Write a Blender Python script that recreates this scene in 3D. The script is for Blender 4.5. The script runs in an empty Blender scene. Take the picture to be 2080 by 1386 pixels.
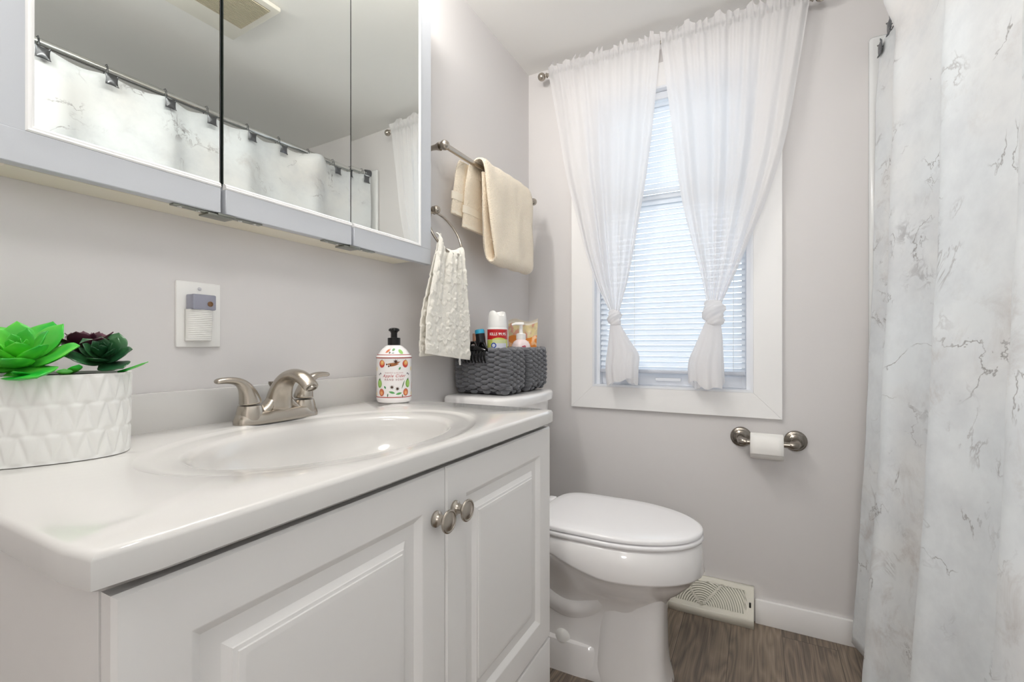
import bpy, bmesh, math, random
from mathutils import Vector, Matrix, noise
PI = math.pi
S = bpy.context.scene
COL = S.collection

# ---------------------------------------------------------------- camera, light, exposure
H = 0.96                                   # eye height
cam_d = bpy.data.cameras.new('camera')
cam_d.sensor_width = 36.0
cam_d.lens = 945.0 / 2080.0 * 36.0
cam_d.shift_y = 9.0 / 2080.0
cam_d.clip_start = 0.02
cam = bpy.data.objects.new('camera', cam_d)
COL.objects.link(cam)
cam.location = (0, 0, H)
cam.rotation_euler = (PI / 2, 0, math.atan(498.0 / 945.0))
S.camera = cam

S.view_settings.view_transform = 'Standard'
S.view_settings.look = 'None'
S.view_settings.gamma = 1.0
S.view_settings.use_curve_mapping = False
S.view_settings.exposure = 0.62

world = bpy.data.worlds.new('daylight')
S.world = world
world.use_nodes = True
bgn = world.node_tree.nodes['Background']
bgn.inputs['Color'].default_value = (0.80, 0.90, 1.0, 1)
bgn.inputs['Strength'].default_value = 2.2

def light(name, kind, loc, energy, color=(1, 1, 1), **kw):
    d = bpy.data.lights.new(name, kind)
    d.energy = energy
    d.color = color
    for k, v in kw.items():
        setattr(d, k, v)
    o = bpy.data.objects.new(name, d)
    COL.objects.link(o)
    o.location = loc
    return o
# three bulbs of the vanity light above the medicine cabinet
for y in (0.35, 0.60, 0.85):
    light('vanity_bulb_light', 'POINT', (-0.735, y, 2.02), 3.6, (1.0, 0.975, 0.94), shadow_soft_size=0.035)
# soft fill light added under the ceiling above the camera, out of view
light('ceiling_fill_light', 'POINT', (-0.12, 0.09, 1.93), 7.2, (1.0, 0.995, 0.985), shadow_soft_size=0.13)
# unseen fill lamp added in the hall, shining in through the doorway
light('hall_fill_light', 'POINT', (0.20, -1.85, 1.55), 26.0, (1.0, 0.995, 0.985), shadow_soft_size=0.15)
S.cycles.max_bounces = 12
S.cycles.diffuse_bounces = 8
S.cycles.glossy_bounces = 6
S.cycles.transparent_max_bounces = 24
S.cycles.sample_clamp_indirect = 6.0
S.cycles.caustics_reflective = False
S.cycles.caustics_refractive = False

# ---------------------------------------------------------------- helpers
def lin(c):
    if isinstance(c, str):
        c = [int(c[i:i + 2], 16) / 255 for i in (0, 2, 4)]
    return tuple(x / 12.92 if x <= 0.04045 else ((x + 0.055) / 1.055) ** 2.4 for x in c) + (1,)

def mat(name, col, rough=0.5, metal=0.0, bump=None, coat=0.0, sheen=0.0, trans=0.0, ior=1.45, spec=0.5, vary=None):
    m = bpy.data.materials.new(name)
    m.use_nodes = True
    nt = m.node_tree
    b = nt.nodes['Principled BSDF']
    b.inputs['Base Color'].default_value = lin(col)
    b.inputs['Roughness'].default_value = rough
    b.inputs['Metallic'].default_value = metal
    b.inputs['Coat Weight'].default_value = coat
    b.inputs['Sheen Weight'].default_value = sheen
    b.inputs['Transmission Weight'].default_value = trans
    b.inputs['IOR'].default_value = ior
    b.inputs['Specular IOR Level'].default_value = spec
    if bump or vary:
        tc = nt.nodes.new('ShaderNodeTexCoord')
    if bump:
        sc, st, dist = bump
        n = nt.nodes.new('ShaderNodeTexNoise')
        n.inputs['Scale'].default_value = sc
        n.inputs['Detail'].default_value = 3
        bp = nt.nodes.new('ShaderNodeBump')
        bp.inputs['Strength'].default_value = st
        bp.inputs['Distance'].default_value = dist
        nt.links.new(tc.outputs['Object'], n.inputs['Vector'])
        nt.links.new(n.outputs['Fac'], bp.inputs['Height'])
        nt.links.new(bp.outputs['Normal'], b.inputs['Normal'])
    if vary:
        sc, c2 = vary
        n2 = nt.nodes.new('ShaderNodeTexNoise')
        n2.inputs['Scale'].default_value = sc
        mx = nt.nodes.new('ShaderNodeMix')
        mx.data_type = 'RGBA'
        mx.inputs['A'].default_value = lin(col)
        mx.inputs['B'].default_value = lin(c2)
        nt.links.new(tc.outputs['Object'], n2.inputs['Vector'])
        nt.links.new(n2.outputs['Fac'], mx.inputs['Factor'])
        nt.links.new(mx.outputs['Result'], b.inputs['Base Color'])
    return m

def attr_mat(name, rough=0.4, sheen=0.0):
    m = mat(name, 'ffffff', rough, sheen=sheen)
    nt = m.node_tree
    a = nt.nodes.new('ShaderNodeVertexColor')
    a.layer_name = 'Col'
    nt.links.new(a.outputs['Color'], nt.nodes['Principled BSDF'].inputs['Base Color'])
    return m

class MB:
    """collects verts / faces of one mesh"""
    def __init__(s):
        s.v, s.f, s.c, s.uv = [], [], [], None
        s.cur = None
    def add(s, vs, fs):
        o = len(s.v)
        s.v += [tuple(p) for p in vs]
        s.f += [tuple(i + o for i in f) for f in fs]
        s.c += [s.cur] * len(fs)
        return o
    def box(s, a, b, bev=0.0, seg=2):
        lo = [min(a[i], b[i]) for i in range(3)]
        hi = [max(a[i], b[i]) for i in range(3)]
        if bev <= 0:
            x0, y0, z0 = lo
            x1, y1, z1 = hi
            s.add([(x0, y0, z0), (x1, y0, z0), (x1, y1, z0), (x0, y1, z0), (x0, y0, z1), (x1, y0, z1), (x1, y1, z1), (x0, y1, z1)],
                  [(0, 3, 2, 1), (4, 5, 6, 7), (0, 1, 5, 4), (1, 2, 6, 5), (2, 3, 7, 6), (3, 0, 4, 7)])
            return s
        bm = bmesh.new()
        bmesh.ops.create_cube(bm, size=1)
        for v in bm.verts:
            v.co = Vector([(lo[i] + hi[i]) / 2 + v.co[i] * (hi[i] - lo[i]) for i in range(3)])
        bmesh.ops.bevel(bm, geom=list(bm.edges), offset=bev, segments=seg, profile=0.5, affect='EDGES')
        s.addbm(bm)
        return s
    def addbm(s, bm, M=None):
        bm.verts.index_update()
        s.add([(M @ v.co if M else v.co) for v in bm.verts], [[v.index for v in f.verts] for f in bm.faces])
        bm.free()
    def loft(s, rings, cap0=True, cap1=True, closed=True):
        n = len(rings[0])
        vs = [p for r in rings for p in r]
        fs = []
        m = n if closed else n - 1
        for i in range(len(rings) - 1):
            for j in range(m):
                k = (j + 1) % n
                fs.append((i * n + j, i * n + k, (i + 1) * n + k, (i + 1) * n + j))
        if cap0:
            fs.append(tuple(range(n - 1, -1, -1)))
        if cap1:
            fs.append(tuple((len(rings) - 1) * n + j for j in range(n)))
        s.add(vs, fs)
        return s
    def lathe(s, prof, org=(0, 0, 0), axis=(0, 0, 1), seg=32, cap0=True, cap1=True, sx=1.0, up=None):
        """prof: (radius, distance along axis)"""
        ax = Vector(axis).normalized()
        u = Vector(up) if up else ax.orthogonal().normalized()
        w = ax.cross(u)
        o = Vector(org)
        rings = [[o + ax * h + (u * math.cos(2 * PI * j / seg) * sx + w * math.sin(2 * PI * j / seg)) * r for j in range(seg)] for r, h in prof]
        return s.loft(rings, cap0, cap1)
    def tube(s, path, r, seg=10, cap=True, closed=False, flat=1.0, up=None):
        pts = [Vector(p) for p in path]
        n = len(pts)
        rs = r if isinstance(r, (list, tuple)) else [r] * n
        rings = []
        prev = Vector(up) if up else None
        for i, p in enumerate(pts):
            if closed:
                t = pts[(i + 1) % n] - pts[i - 1]
            else:
                t = pts[min(i + 1, n - 1)] - pts[max(i - 1, 0)]
            t.normalize()
            if prev is None:
                prev = t.orthogonal()
            u = (prev - t * prev.dot(t))
            if u.length < 1e-6:
                u = t.orthogonal()
            u.normalize()
            w = t.cross(u)
            prev = u
            rr = rs[i]
            ra, rb = rr if isinstance(rr, tuple) else (rr, rr * flat)
            rings.append([p + u * math.cos(2 * PI * j / seg) * ra + w * math.sin(2 * PI * j / seg) * rb for j in range(seg)])
        if closed:
            rings.append(rings[0])
            return s.loft(rings, False, False)
        return s.loft(rings, cap, cap)
    def ellipsoid(s, c, ax, seg=10, ring=6):
        """ax: three half-axis vectors"""
        c = Vector(c)
        A = [Vector(a) for a in ax]
        rings = []
        for i in range(1, ring):
            t = PI * i / ring
            rings.append([c + A[0] * math.sin(t) * math.cos(2 * PI * j / seg) + A[1] * math.sin(t) * math.sin(2 * PI * j / seg) - A[2] * math.cos(t) for j in range(seg)])
        n = seg
        vs = [p for r in rings for p in r] + [c - A[2], c + A[2]]
        fs = []
        R = len(rings)
        for i in range(R - 1):
            for j in range(n):
                k = (j + 1) % n
                fs.append((i * n + j, i * n + k, (i + 1) * n + k, (i + 1) * n + j))
        for j in range(n):
            k = (j + 1) % n
            fs.append((R * n, k, j))
            fs.append((R * n + 1, (R - 1) * n + j, (R - 1) * n + k))
        s.add(vs, fs)
        return s
    def grid(s, fn, nu, nv, uvfn=None, closed_u=False):
        vs, uv = [], []
        for j in range(nv + 1):
            for i in range(nu + (0 if closed_u else 1)):
                vs.append(fn(i / nu, j / nv))
        w = nu if closed_u else nu + 1
        fs = []
        for j in range(nv):
            for i in range(nu):
                k = (i + 1) % w
                fs.append((j * w + i, j * w + k, (j + 1) * w + k, (j + 1) * w + i))
        s.add(vs, fs)
        return s
    def poly(s, pts, fn):
        """flat polygon given in label coordinates, mapped by fn"""
        s.add([fn(x, y) for x, y in pts], [tuple(range(len(pts)))])
        return s
    def build(s, name, m, parent=None, smooth=40, recalc=True, sub=0, solid=0.0, uv=None):
        me = bpy.data.meshes.new(name)
        b = Vector(BASE[parent]) if parent else Vector((0, 0, 0))
        me.from_pydata([tuple(Vector(p) - b) for p in s.v], [], s.f)
        if recalc:
            bm = bmesh.new()
            bm.from_mesh(me)
            bmesh.ops.recalc_face_normals(bm, faces=bm.faces)
            bm.to_mesh(me)
            bm.free()
        if any(c is not None for c in s.c):
            ca = me.color_attributes.new('Col', 'FLOAT_COLOR', 'CORNER')
            for p in me.polygons:
                c = s.c[p.index] or (1, 1, 1, 1)
                for li in p.loop_indices:
                    ca.data[li].color = c
        if uv:
            ul = me.uv_layers.new(name='UVMap')
            for l in me.loops:
                ul.data[l.index].uv = uv[l.vertex_index]
        ms = m if isinstance(m, (list, tuple)) else [m]
        for x in ms:
            me.materials.append(x)
        if smooth is not None:
            me.shade_smooth()
            if smooth < 180:
                me.set_sharp_from_angle(angle=math.radians(smooth))
        o = bpy.data.objects.new(name, me)
        COL.objects.link(o)
        if parent:
            o.parent = parent
            BASE[o] = BASE[parent]
        else:
            BASE[o] = (0, 0, 0)
        if solid:
            md = o.modifiers.new('thickness', 'SOLIDIFY')
            md.thickness = solid
            md.offset = 0
        if sub:
            md = o.modifiers.new('smooth', 'SUBSURF')
            md.levels = sub
            md.render_levels = sub
        return o

BASE = {}
def tag(o, label, cat, group=None):
    o['label'] = label
    o['category'] = cat
    if group:
        o['group'] = group
    return o
def thing(name, loc, label, cat, group=None):
    o = bpy.data.objects.new(name, None)
    o.empty_display_size = 0.02
    COL.objects.link(o)
    o.location = loc
    BASE[o] = tuple(loc)
    return tag(o, label, cat, group)
def structure(o):
    o['kind'] = 'structure'
    return o
def dup(root, delta, label):
    r = root.copy()
    COL.objects.link(r)
    r.location = Vector(root.location) + Vector(delta)
    r['label'] = label
    for ch in root.children:
        c = ch.copy()
        COL.objects.link(c)
        c.parent = r
        for g in ch.children:
            d = g.copy()
            COL.objects.link(d)
            d.parent = c
    return r
def lerp(a, b, t):
    return a + (b - a) * t
def smooth01(t):
    t = max(0.0, min(1.0, t))
    return t * t * (3 - 2 * t)
def table(tab, z):
    """tab: (x, z) pairs with falling z; cubic-ish interpolation of x at z"""
    if z >= tab[0][1]:
        return tab[0][0]
    for i in range(len(tab) - 1):
        if tab[i][1] >= z >= tab[i + 1][1]:
            p0 = tab[max(i - 1, 0)]
            p1, p2 = tab[i], tab[i + 1]
            p3 = tab[min(i + 2, len(tab) - 1)]
            t = (p1[1] - z) / (p1[1] - p2[1])
            d = p1[1] - p2[1]
            m1 = (p2[0] - p0[0]) / max(p0[1] - p2[1], 1e-6) * d
            m2 = (p3[0] - p1[0]) / max(p1[1] - p3[1], 1e-6) * d
            return (2 * t**3 - 3 * t**2 + 1) * p1[0] + (t**3 - 2 * t**2 + t) * m1 + (-2 * t**3 + 3 * t**2) * p2[0] + (t**3 - t**2) * m2
    return tab[-1][0]
def nz(x, y=0.0, z=0.0):
    return noise.noise(Vector((x, y, z)))
def text_mesh(body, size, shear=0.0, spacing=1.0, bold=0.0):
    """vertices and faces of a line of text, centred on x, baseline at y = 0"""
    cu = bpy.data.curves.new('text', 'FONT')
    cu.body = body
    cu.size = size
    cu.shear = shear
    cu.space_character = spacing
    cu.align_x = 'CENTER'
    cu.offset = bold
    cu.resolution_u = 3
    o = bpy.data.objects.new('text', cu)
    COL.objects.link(o)
    dg = bpy.context.evaluated_depsgraph_get()
    dg.update()
    me = o.evaluated_get(dg).to_mesh()
    vs = [tuple(v.co) for v in me.vertices]
    fs = [tuple(p.vertices) for p in me.polygons]
    o.evaluated_get(dg).to_mesh_clear()
    bpy.data.objects.remove(o)
    bpy.data.curves.remove(cu)
    return vs, fs

# ---------------------------------------------------------------- materials
M_wall = mat('wall_paint', 'dedbda', 0.55, bump=(90, 0.05, 0.002))
M_ceil = mat('ceiling_paint', 'f1f0ed', 0.9)
M_trim = mat('white_trim_paint', 'f6f5f4', 0.35)
M_cab = mat('white_cabinet_paint', 'ebe9e7', 0.38)
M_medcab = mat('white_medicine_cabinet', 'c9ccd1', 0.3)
M_medbody = mat('cream_cabinet_body', 'efebe0', 0.5, vary=(9, 'ece3cb'))
M_bead = mat('white_gloss_bead', 'f8f7f6', 0.2)
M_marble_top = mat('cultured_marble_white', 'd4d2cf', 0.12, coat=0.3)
M_porc = mat('porcelain', 'efedec', 0.07, coat=0.5)
M_seat = mat('seat_plastic', 'f4f3f4', 0.16)
M_nickel = mat('brushed_nickel', 'b9b1a6', 0.27, 1.0, bump=(260, 0.06, 0.0006))
M_nickel_d = mat('satin_nickel_dark', '9c958c', 0.24, 1.0)
M_chrome = mat('chrome', 'dadbd9', 0.16, 1.0)
M_steel = mat('zinc_steel', '9a9c94', 0.3, 1.0)
M_pewter = mat('pewter', '74767a', 0.3, 1.0)
M_black = mat('black_plastic', '0d0d0e', 0.28)
M_blackgloss = mat('black_gloss', '08080a', 0.08)
M_white_pl = mat('white_plastic', 'f2f1ee', 0.3)
M_dark = mat('dark_lever_gap_shade', '24221f', 0.8)  # dark register lever, and the painted shade of the fan gaps
M_vinyl = mat('white_vinyl', 'eef0f4', 0.3)
M_towel = mat('cream_terry', 'fdefd8', 0.95, sheen=0.4, bump=(260, 0.6, 0.010))
M_towel_band = mat('cream_dobby_band', 'f6ecd9', 0.8)
M_handtowel = mat('ivory_terry', 'f8f4ea', 0.95, sheen=0.3, bump=(420, 0.5, 0.004))
M_yarn = mat('charcoal_yarn', '6c6d72', 0.95, sheen=0.35, bump=(420, 0.8, 0.003), vary=(160, '5c5d62'))
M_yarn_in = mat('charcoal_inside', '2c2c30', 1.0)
M_paper = mat('tissue_paper', 'f4f2ee', 0.95, bump=(300, 0.25, 0.001))
M_pot = mat('white_ceramic', 'e9e9e6', 0.33)
M_soil = mat('dark_soil', '1d1714', 1.0, bump=(150, 1.0, 0.004))
M_register = mat('almond_register', 'e9e6d9', 0.45)
M_mirror = mat('mirror_glass', 'f3f6f2', 0.0, 1.0)
M_edge = mat('dark_glass_edge', '1c241f', 0.3)
M_tub = mat('white_acrylic', 'eff0f0', 0.15)
M_stain = mat('lens_plastic', 'f6f5f1', 0.15, trans=0.1)
M_night = mat('night_light_grey_lens', 'b3b4c4', 0.15, trans=0.3)

def sheer_mat():
    m = bpy.data.materials.new('sheer_voile')
    m.use_nodes = True
    nt = m.node_tree
    nt.nodes.clear()
    out = nt.nodes.new('ShaderNodeOutputMaterial')
    d = nt.nodes.new('ShaderNodeBsdfDiffuse')
    d.inputs['Color'].default_value = lin('fbfafa')
    t = nt.nodes.new('ShaderNodeBsdfTranslucent')
    t.inputs['Color'].default_value = lin('fbfafb')
    tr = nt.nodes.new('ShaderNodeBsdfTransparent')
    m1 = nt.nodes.new('ShaderNodeMixShader')
    m1.inputs[0].default_value = 0.50
    m2 = nt.nodes.new('ShaderNodeMixShader')
    m2.inputs[0].default_value = 0.92
    nt.links.new(d.outputs[0], m1.inputs[1])
    nt.links.new(t.outputs[0], m1.inputs[2])
    nt.links.new(tr.outputs[0], m2.inputs[1])
    nt.links.new(m1.outputs[0], m2.inputs[2])
    nt.links.new(m2.outputs[0], out.inputs[0])
    return m
M_sheer = sheer_mat()

def slat_mat():
    m = bpy.data.materials.new('white_vinyl_slats')
    m.use_nodes = True
    nt = m.node_tree
    nt.nodes.clear()
    out = nt.nodes.new('ShaderNodeOutputMaterial')
    d = nt.nodes.new('ShaderNodeBsdfDiffuse')
    d.inputs['Color'].default_value = lin('f2f3f4')
    t = nt.nodes.new('ShaderNodeBsdfTranslucent')
    t.inputs['Color'].default_value = lin('eef2f8')
    g = nt.nodes.new('ShaderNodeBsdfGlossy')
    g.inputs['Roughness'].default_value = 0.3
    m1 = nt.nodes.new('ShaderNodeMixShader')
    m1.inputs[0].default_value = 0.48
    m2 = nt.nodes.new('ShaderNodeMixShader')
    m2.inputs[0].default_value = 0.06
    nt.links.new(d.outputs[0], m1.inputs[1])
    nt.links.new(t.outputs[0], m1.inputs[2])
    nt.links.new(m1.outputs[0], m2.inputs[1])
    nt.links.new(g.outputs[0], m2.inputs[2])
    nt.links.new(m2.outputs[0], out.inputs[0])
    return m
M_slat = slat_mat()

def glass_mat():
    m = bpy.data.materials.new('window_glass')
    m.use_nodes = True
    nt = m.node_tree
    nt.nodes.clear()
    out = nt.nodes.new('ShaderNodeOutputMaterial')
    tr = nt.nodes.new('ShaderNodeBsdfTransparent')
    tr.inputs['Color'].default_value = (0.95, 0.97, 0.98, 1)
    g = nt.nodes.new('ShaderNodeBsdfGlossy')
    g.inputs['Roughness'].default_value = 0.01
    f = nt.nodes.new('ShaderNodeFresnel')
    mx = nt.nodes.new('ShaderNodeMixShader')
    nt.links.new(f.outputs[0], mx.inputs[0])
    nt.links.new(tr.outputs[0], mx.inputs[1])
    nt.links.new(g.outputs[0], mx.inputs[2])
    nt.links.new(mx.outputs[0], out.inputs[0])
    return m
M_glass = glass_mat()

def floor_mat():
    m = mat('grey_brown_oak_planks', '6b5d52', 0.5)
    nt = m.node_tree
    L = nt.links.new
    N = nt.nodes.new
    b = nt.nodes['Principled BSDF']
    tc = N('ShaderNodeTexCoord')
    sep = N('ShaderNodeSeparateXYZ')
    L(tc.outputs['Object'], sep.inputs[0])
    def math_(op, a, b_=None, c=None):
        n = N('ShaderNodeMath')
        n.operation = op
        for i, x in enumerate((a, b_, c)):
            if x is None:
                continue
            if isinstance(x, (int, float)):
                n.inputs[i].default_value = x
            else:
                L(x, n.inputs[i])
        return n.outputs[0]
    px = math_('DIVIDE', math_('ADD', sep.outputs[0], 3.12), 0.152)
    idx = math_('FLOOR', px)
    fr = math_('FRACT', px)
    py = math_('DIVIDE', math_('ADD', sep.outputs[1], math_('ADD', math_('MULTIPLY', idx, 0.30), 0.47)), 1.22)
    fy = math_('FRACT', py)
    cell = math_('ADD', math_('MULTIPLY', idx, 7.31), math_('MULTIPLY', math_('FLOOR', py), 3.77))
    cmb = N('ShaderNodeCombineXYZ')
    L(math_('MULTIPLY', sep.outputs[0], 11.0), cmb.inputs[0])
    L(math_('MULTIPLY', sep.outputs[1], 1.7), cmb.inputs[1])
    L(cell, cmb.inputs[2])
    # cathedral figure: rings of a distorted low frequency field
    n1 = N('ShaderNodeTexNoise')
    n1.inputs['Scale'].default_value = 0.9
    n1.inputs['Detail'].default_value = 2
    L(cmb.outputs[0], n1.inputs['Vector'])
    ring = math_('FRACT', math_('MULTIPLY', n1.outputs['Fac'], 15.0))
    ring = math_('ABSOLUTE', math_('SUBTRACT', ring, 0.5))
    # fine fibres
    cm2 = N('ShaderNodeCombineXYZ')
    L(math_('MULTIPLY', sep.outputs[0], 260.0), cm2.inputs[0])
    L(math_('MULTIPLY', sep.outputs[1], 3.2), cm2.inputs[1])
    L(cell, cm2.inputs[2])
    n2 = N('ShaderNodeTexNoise')
    n2.inputs['Scale'].default_value = 1.0
    n2.inputs['Detail'].default_value = 5
    n2.inputs['Roughness'].default_value = 0.7
    L(cm2.outputs[0], n2.inputs['Vector'])
    n3 = N('ShaderNodeTexNoise')
    n3.inputs['Scale'].default_value = 0.5
    n3.inputs['Detail'].default_value = 1
    L(cmb.outputs[0], n3.inputs['Vector'])
    v = math_('ADD', math_('MULTIPLY', ring, 0.42), math_('ADD', math_('MULTIPLY', n2.outputs['Fac'], 0.85), 0.06))
    v = math_('ADD', v, math_('MULTIPLY', math_('SUBTRACT', n3.outputs['Fac'], 0.5), 0.5))
    wn = N('ShaderNodeTexWhiteNoise')
    wn.noise_dimensions = '1D'
    L(cell, wn.inputs['W'])
    v = math_('ADD', v, math_('MULTIPLY', math_('SUBTRACT', wn.outputs['Value'], 0.5), 0.16))
    cr = N('ShaderNodeValToRGB')
    e = cr.color_ramp.elements
    e[0].position, e[0].color = 0.28, lin('4a4038')
    e[1].position, e[1].color = 0.92, lin('a09080')
    x = e.new(0.5)
    x.color = lin('6e6258')
    x = e.new(0.68)
    x.color = lin('867869')
    L(v, cr.inputs[0])
    seam = math_('MAXIMUM', math_('LESS_THAN', fr, 0.010), math_('LESS_THAN', fy, 0.0014))
    mx = N('ShaderNodeMix')
    mx.data_type = 'RGBA'
    mx.inputs['B'].default_value = lin('2a2420')
    L(math_('MULTIPLY', seam, 0.8), mx.inputs['Factor'])
    L(cr.outputs[0], mx.inputs['A'])
    L(mx.outputs['Result'], b.inputs['Base Color'])
    bp = N('ShaderNodeBump')
    bp.inputs['Strength'].default_value = 0.12
    bp.inputs['Distance'].default_value = 0.001
    L(n2.outputs['Fac'], bp.inputs['Height'])
    L(bp.outputs['Normal'], b.inputs['Normal'])
    return m
M_floor = floor_mat()

def marble_cloth():
    m = mat('marble_print_cloth', 'eef0f0', 0.55, sheen=0.1)
    nt = m.node_tree
    L = nt.links.new
    N = nt.nodes.new
    b = nt.nodes['Principled BSDF']
    uv = N('ShaderNodeUVMap')
    uv.uv_map = 'UVMap'
    def noise_(vec, scale, detail=4, rough=0.55, dist=0.0):
        n = N('ShaderNodeTexNoise')
        n.inputs['Scale'].default_value = scale
        n.inputs['Detail'].default_value = detail
        n.inputs['Roughness'].default_value = rough
        n.inputs['Distortion'].default_value = dist
        L(vec, n.inputs['Vector'])
        return n
    def ramp(val, stops):
        r = N('ShaderNodeValToRGB')
        e = r.color_ramp.elements
        e[0].position, e[0].color = stops[0][0], (stops[0][1],) * 3 + (1,)
        e[1].position, e[1].color = stops[-1][0], (stops[-1][1],) * 3 + (1,)
        for p, v in stops[1:-1]:
            x = e.new(p)
            x.color = (v,) * 3 + (1,)
        L(val, r.inputs[0])
        return r.outputs[0]
    def mul(a, c):
        n = N('ShaderNodeMath')
        n.operation = 'MULTIPLY'
        L(a, n.inputs[0])
        if isinstance(c, (int, float)):
            n.inputs[1].default_value = c
        else:
            L(c, n.inputs[1])
        return n.outputs[0]
    def mixc(fac, a, c):
        n = N('ShaderNodeMix')
        n.data_type = 'RGBA'
        L(fac, n.inputs['Factor'])
        if isinstance(a, tuple):
            n.inputs['A'].default_value = a
        else:
            L(a, n.inputs['A'])
        n.inputs['B'].default_value = c
        return n.outputs['Result']
    mp = N('ShaderNodeMapping')
    mp.inputs['Rotation'].default_value = (0, 0, 0.6)
    L(uv.outputs[0], mp.inputs['Vector'])
    P = mp.outputs[0]
    mp2 = N('ShaderNodeMapping')
    mp2.inputs['Location'].default_value = (3.7, 1.9, 0.4)
    mp2.inputs['Rotation'].default_value = (0, 0, -0.4)
    L(uv.outputs[0], mp2.inputs['Vector'])
    Q = mp2.outputs[0]
    cloud = ramp(noise_(Q, 6.5, 5, 0.65).outputs['Fac'], [(0.42, 0), (0.72, 1)])
    warm = ramp(noise_(P, 2.2, 2).outputs['Fac'], [(0.45, 0), (0.7, 1)])
    # fine broken veins
    v1 = ramp(noise_(P, 4.2, 6, 0.58, 0.5).outputs['Fac'], [(0.4915, 0), (0.4995, 1), (0.5075, 0)])
    k1 = ramp(noise_(Q, 7.5, 2).outputs['Fac'], [(0.52, 0), (0.63, 1)])
    v2 = ramp(noise_(Q, 7.0, 6, 0.58, 0.7).outputs['Fac'], [(0.480, 0), (0.500, 1), (0.52, 0)])
    k2 = ramp(noise_(P, 5.2, 2).outputs['Fac'], [(0.57, 0), (0.66, 1)])
    # dark clustered smudges
    s1 = ramp(noise_(P, 24, 4, 0.65, 1.2).outputs['Fac'], [(0.52, 0), (0.62, 1)])
    k3 = ramp(noise_(Q, 4.1, 1).outputs['Fac'], [(0.63, 0), (0.70, 1)])
    c = mixc(mul(warm, 0.6), lin('ebf0f3'), lin('e8e2dc'))
    c = mixc(mul(cloud, 0.62), c, lin('cdd1d6'))
    smoke = ramp(noise_(P, 9.0, 6, 0.7, 0.6).outputs['Fac'], [(0.50, 0), (0.70, 1)])
    ksm = ramp(noise_(Q, 3.0, 2).outputs['Fac'], [(0.48, 0), (0.62, 1)])
    c = mixc(mul(mul(smoke, ksm), 0.75), c, lin('bdb7b3'))
    c = mixc(mul(mul(v1, k1), 0.8), c, lin('726d6b'))
    c = mixc(mul(mul(v2, k2), 0.5), c, lin('86817f'))
    c = mixc(mul(mul(s1, k3), 0.6), c, lin('706c6c'))
    L(c, b.inputs['Base Color'])
    # woven texture and soft packing creases
    n = noise_(uv.outputs[0], 14, 3)
    bp = N('ShaderNodeBump')
    bp.inputs['Strength'].default_value = 0.25
    bp.inputs['Distance'].default_value = 0.01
    L(n.outputs['Fac'], bp.inputs['Height'])
    L(bp.outputs['Normal'], b.inputs['Normal'])
    return m
M_marble = marble_cloth()

# ---------------------------------------------------------------- room
W, YF, ZC = -0.88, 1.826, 2.135            # left wall, far wall, ceiling
XR, YB = 1.12, -1.05                       # alcove wall, wall behind the camera
T = 0.12
WX0, WX1, WZ0, WZ1 = -0.587, -0.012, 0.796, 1.937     # window opening
structure(MB().box((W - T, YB - T, -0.06), (XR + T, YF + T, 0)).build('floor', M_floor, smooth=None))
structure(MB().box((W - T, YB - T, ZC), (XR + T, YF + T, ZC + 0.06)).build('ceiling', M_ceil, smooth=None))
structure(MB().box((W - T, YB - T, 0), (W, YF + T, ZC)).build('wall_left', M_wall, smooth=None))
structure(MB().box((XR, YB - T, 0), (XR + T, YF + T, ZC)).build('wall_right', M_tub, smooth=None))
wf = MB()
wf.box((W, YF, 0), (WX0, YF + T, ZC)).box((WX1, YF, 0), (XR, YF + T, ZC))
wf.box((WX0, YF, 0), (WX1, YF + T, WZ0)).box((WX0, YF, WZ1), (WX1, YF + T, ZC))
structure(wf.build('wall_far', M_wall, smooth=None))
wb = MB()
wb.box((W, YB - T, 0), (0.0, YB, ZC)).box((0.80, YB - T, 0), (XR, YB, ZC)).box((0.0, YB - T, 2.03), (0.80, YB, ZC))  # unseen doorway, set to keep the hall fill light off the vanity end
structure(wb.build('wall_back', M_wall, smooth=None))
structure(MB().box((-0.006, YF - 0.013, 0), (0.305, YF, 0.082), 0.002).build('baseboard_far', M_trim))
structure(MB().box((W, YF - 0.013, 0), (-0.395, YF, 0.082), 0.002).build('baseboard_corner', M_trim))
# acrylic wall panel of the tub alcove: its rounded edge shows beside the curtain
sp = MB()
sp.box((0.310, YF - 0.018, 0.0), (XR, YF, 1.925), 0.012, 3)
structure(sp.build('wall_alcove', M_tub))

# unseen hall added beyond the doorway to hold the fill lamp
HY = -2.6
hw = MB()
hw.box((W - T, HY - T, 0), (XR + T, HY, ZC)).box((W - T, HY, 0), (W, YB - T, ZC)).box((XR, HY, 0), (XR + T, YB - T, ZC))
structure(hw.build('wall_added_hall', M_wall, smooth=None))
structure(MB().box((W - T, HY - T, ZC), (XR + T, YB - T, ZC + 0.06)).build('ceiling', M_ceil, smooth=None))
structure(MB().box((W - T, HY - T, -0.06), (XR + T, YB - T, 0)).build('floor', M_floor, smooth=None))
dt = MB()
for x in (0.0, 0.80):
    sg = -1 if x < 0.1 else 1
    dt.box((x, YB, 0), (x + sg * 0.07, YB + 0.015, 2.10), 0.002)
dt.box((0.0, YB, 2.03), (0.80, YB + 0.015, 2.10), 0.002)
structure(dt.build('trim_2', M_trim))

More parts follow.
